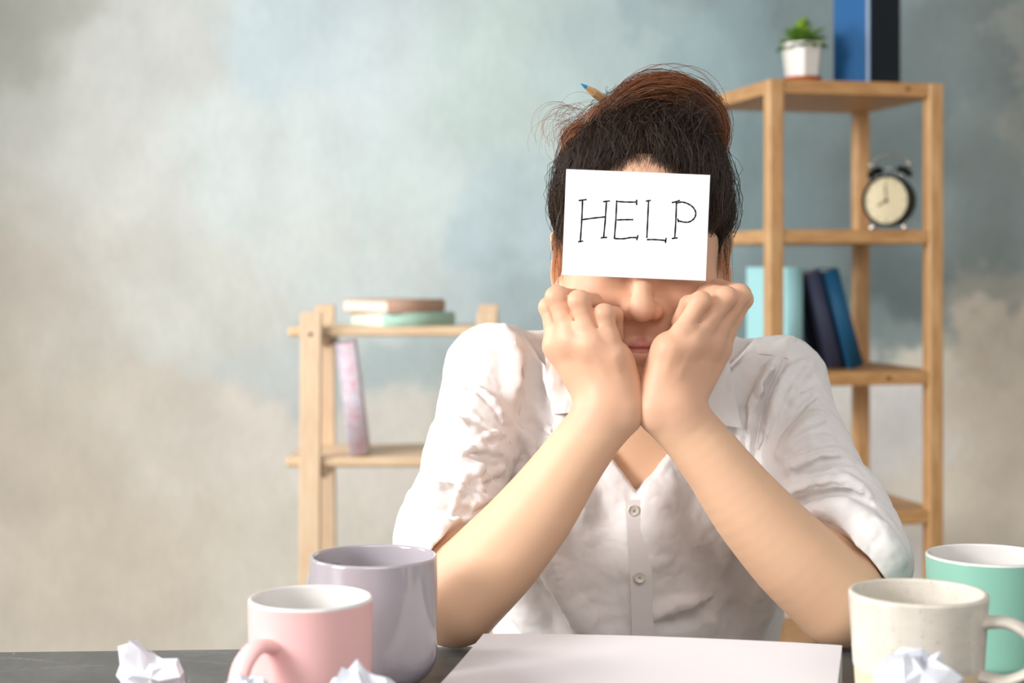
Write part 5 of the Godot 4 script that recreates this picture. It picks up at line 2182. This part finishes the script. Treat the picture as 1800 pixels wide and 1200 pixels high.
	for lk in [locks[0], locks[3]]:
		for i in lk[0].size() - 1:
			core.cap(lk[0][i] + Vector3(0, -0.003, -0.003), lk[0][i + 1] + Vector3(0, -0.003, -0.003), 0.0065, 0.0065, 0.006)
	core.tint = knot_tint
	var cm := core.mesh(Vector3(0.02, 1.15, -1.58), Vector3(0.24, 1.29, -1.42), 0.0025)
	var s2c := part("hair_knot_core", arrays_mesh([cm]), mass_m, who)
	s2c.transform = back
	var s2 := part("hair_knot", arrays_mesh([kn.arrays()]), hair_m, who)
	s2.transform = back
	# brows and lashes
	for s in [-1.0, 1.0]:
		var br := Strands.new()
		for i in 130:
			var u := r.randf()
			var a := HP(s * lerpf(0.012, 0.052, u), 0.036 + 0.006 * sin(PI * u * 0.8) + r.randf_range(-0.002, 0.002), 0.0895 - 0.022 * u * u)
			br.add(PackedVector3Array([a, a + head_t.basis * Vector3(s * 0.004, 0.0022, -0.0008), a + head_t.basis * Vector3(s * 0.008, 0.002, -0.003)]), 0.0003, 0.0001, dark, dark)
		var s3 := part("eyebrow", arrays_mesh([br.arrays()]), hair_m, who)
		s3.transform = back
		var la := Strands.new()
		for i in 60:
			var u := r.randf()
			var x := lerpf(-0.0135, 0.0135, u)
			var a := HP(s * 0.032 + x, 0.0085 - 0.003 * (1.0 - pow(x / 0.0135, 2)), 0.0835 - 0.006 * pow(x / 0.0135, 2))
			la.add(PackedVector3Array([a, a + head_t.basis * Vector3(x * 0.12, -0.002, 0.004), a + head_t.basis * Vector3(x * 0.25, -0.002, 0.007)]), 0.0003, 0.0001, dark, dark)
		var s4 := part("eyelash", arrays_mesh([la.arrays()]), hair_m, who)
		s4.transform = back

func knot_tint(p: Vector3, _n: Vector3) -> Color:
	return Color(0.05, 0.022, 0.012).lerp(Color(0.16, 0.06, 0.026), clampf(0.5 + hair_streak.get_noise_3dv(p) * 0.8, 0.0, 1.0))

var hair_streak := noise(310, 90.0, 2)
func hair_tint(p: Vector3, _n: Vector3) -> Color:
	var q := head_t.affine_inverse() * p
	var v := clampf(0.5 + hair_streak.get_noise_3d(q.x * 2.0, q.y * 0.35, q.z * 0.35), 0.0, 1.0)
	return Color(0.017, 0.010, 0.007).lerp(Color(0.045, 0.026, 0.016), v * v)

# ------------------------------------------------------------ card and pencil
func make_card() -> void:
	var d := 1.4150
	var paper := mat("card_white", Color(0.97, 0.97, 0.975), 0.7, 0.3)
	var ink := mat("marker_ink", Color(0.035, 0.035, 0.04), 0.6, 0.3)
	var c := [P(996, 297, d), P(1249, 308, d), P(1240, 493, d), P(987, 483, d)]
	var mid: Vector3 = (c[0] + c[1] + c[2] + c[3]) / 4.0
	var t := thing("note_card", "white paper card reading HELP stuck on the forehead", "card", mid)
	var x: Vector3 = ((c[1] - c[0]) + (c[2] - c[3])).normalized()
	var y: Vector3 = ((c[0] - c[3]) + (c[1] - c[2])).normalized()
	var w: float = (c[1] - c[0]).length()
	var h: float = (c[0] - c[3]).length()
	var st := new_st()
	y = (y - x * y.dot(x)).normalized()
	bevel_box(st, Transform3D(Basis(x, y, x.cross(y)), Vector3.ZERO), Vector3(w, h, 0.0006), 0.0001)
	part("sheet", flat_mesh(st), paper, t)
	var strokes := [
		[[1024, 352], [1022.5, 388], [1020, 424]], [[1017, 352.5], [1031, 350.5]], [[1016, 425], [1025, 423.5]],
		[[1066, 353], [1064, 385], [1061, 417]], [[1060, 354.5], [1072, 353]], [[1056, 418], [1067, 417]], [[1023, 386], [1045, 383], [1064, 381]],
		[[1084, 352], [1082.5, 385], [1080, 418]], [[1084, 354], [1102, 355], [1120, 355]], [[1119, 351], [1119, 360]], [[1084, 386.5], [1098, 386], [1113, 386]], [[1079, 419], [1095, 419.5], [1108, 417.5], [1120, 417.5]], [[1121.5, 413], [1119, 422]],
		[[1140, 352], [1138.5, 386], [1137, 418]], [[1135, 353.5], [1144, 352]], [[1137, 421], [1152, 421], [1170, 422.5]], [[1171, 418], [1169.5, 427]],
		[[1189, 354], [1188, 386], [1186, 419]], [[1181, 356], [1188, 354.5], [1195, 352]], [[1189, 357], [1198, 355], [1208, 357.5], [1218, 364], [1223, 374], [1220, 384], [1211, 390], [1201, 390], [1192, 387.5]], [[1191, 384], [1193, 390.5]], [[1181, 419], [1191, 418]],
	]
	var st2 := new_st()
	for s in strokes:
		var pts := []
		for p in s:
			pts.append(P(p[0], p[1], d - 0.0004) - mid)
		var sp := spline(pts, 5)
		var rad := PackedFloat32Array()
		for i in sp.size():
			rad.append(0.00062 + 0.00010 * sin(i * 1.7 + s[0][0]))
		sweep(st2, sp, rad, 8, 1.0, 0.12, Vector3.BACK)
	part("lettering", flat_mesh(st2), ink, t)

func make_pencil() -> void:
	var tip := P(1021, 147, 1.462)
	var to := P(1150, 235, 1.535)
	var dir := (to - tip).normalized()
	var t := thing("pencil", "blue pencil with a sharpened wooden end stuck through the hair knot", "pencil", tip)
	var up := dir
	var side := up.cross(Vector3.BACK).normalized()
	var b := Basis(side, up, side.cross(up))
	var blue := mat("pencil_lead", Color(0.16, 0.62, 0.88), 0.5)
	var raw := mat("pencil_wood", Color(0.90, 0.74, 0.54), 0.7)
	var coat := mat("pencil_paint", Color(0.88, 0.72, 0.52), 0.4)
	var st := new_st()
	lathe(st, PackedVector2Array([Vector2(0.0, 0.0), Vector2(0.0006, 0.0004), Vector2(0.0019, 0.0072)]), 16, Transform3D(b, Vector3.ZERO))
	part("lead", flat_mesh(st), blue, t)
	var st2 := new_st()
	lathe(st2, PackedVector2Array([Vector2(0.0019, 0.0070), Vector2(0.0041, 0.0185)]), 16, Transform3D(b, Vector3.ZERO))
	part("sharpened_wood", flat_mesh(st2), raw, t)
	var st3 := new_st()
	lathe(st3, PackedVector2Array([Vector2(0.0041, 0.0185), Vector2(0.0043, 0.125), Vector2(0.0, 0.125)]), 6, Transform3D(b, Vector3.ZERO), true)
	part("shaft", flat_mesh(st3), coat, t)

func _ready() -> void:
	rng.seed = 1
	build_camera_and_light()
	build_room()
	build_desk()
	build_pine_shelf()
	build_ladder_shelf()
	build_mugs()
	build_pad()
	build_papers()
	build_person()
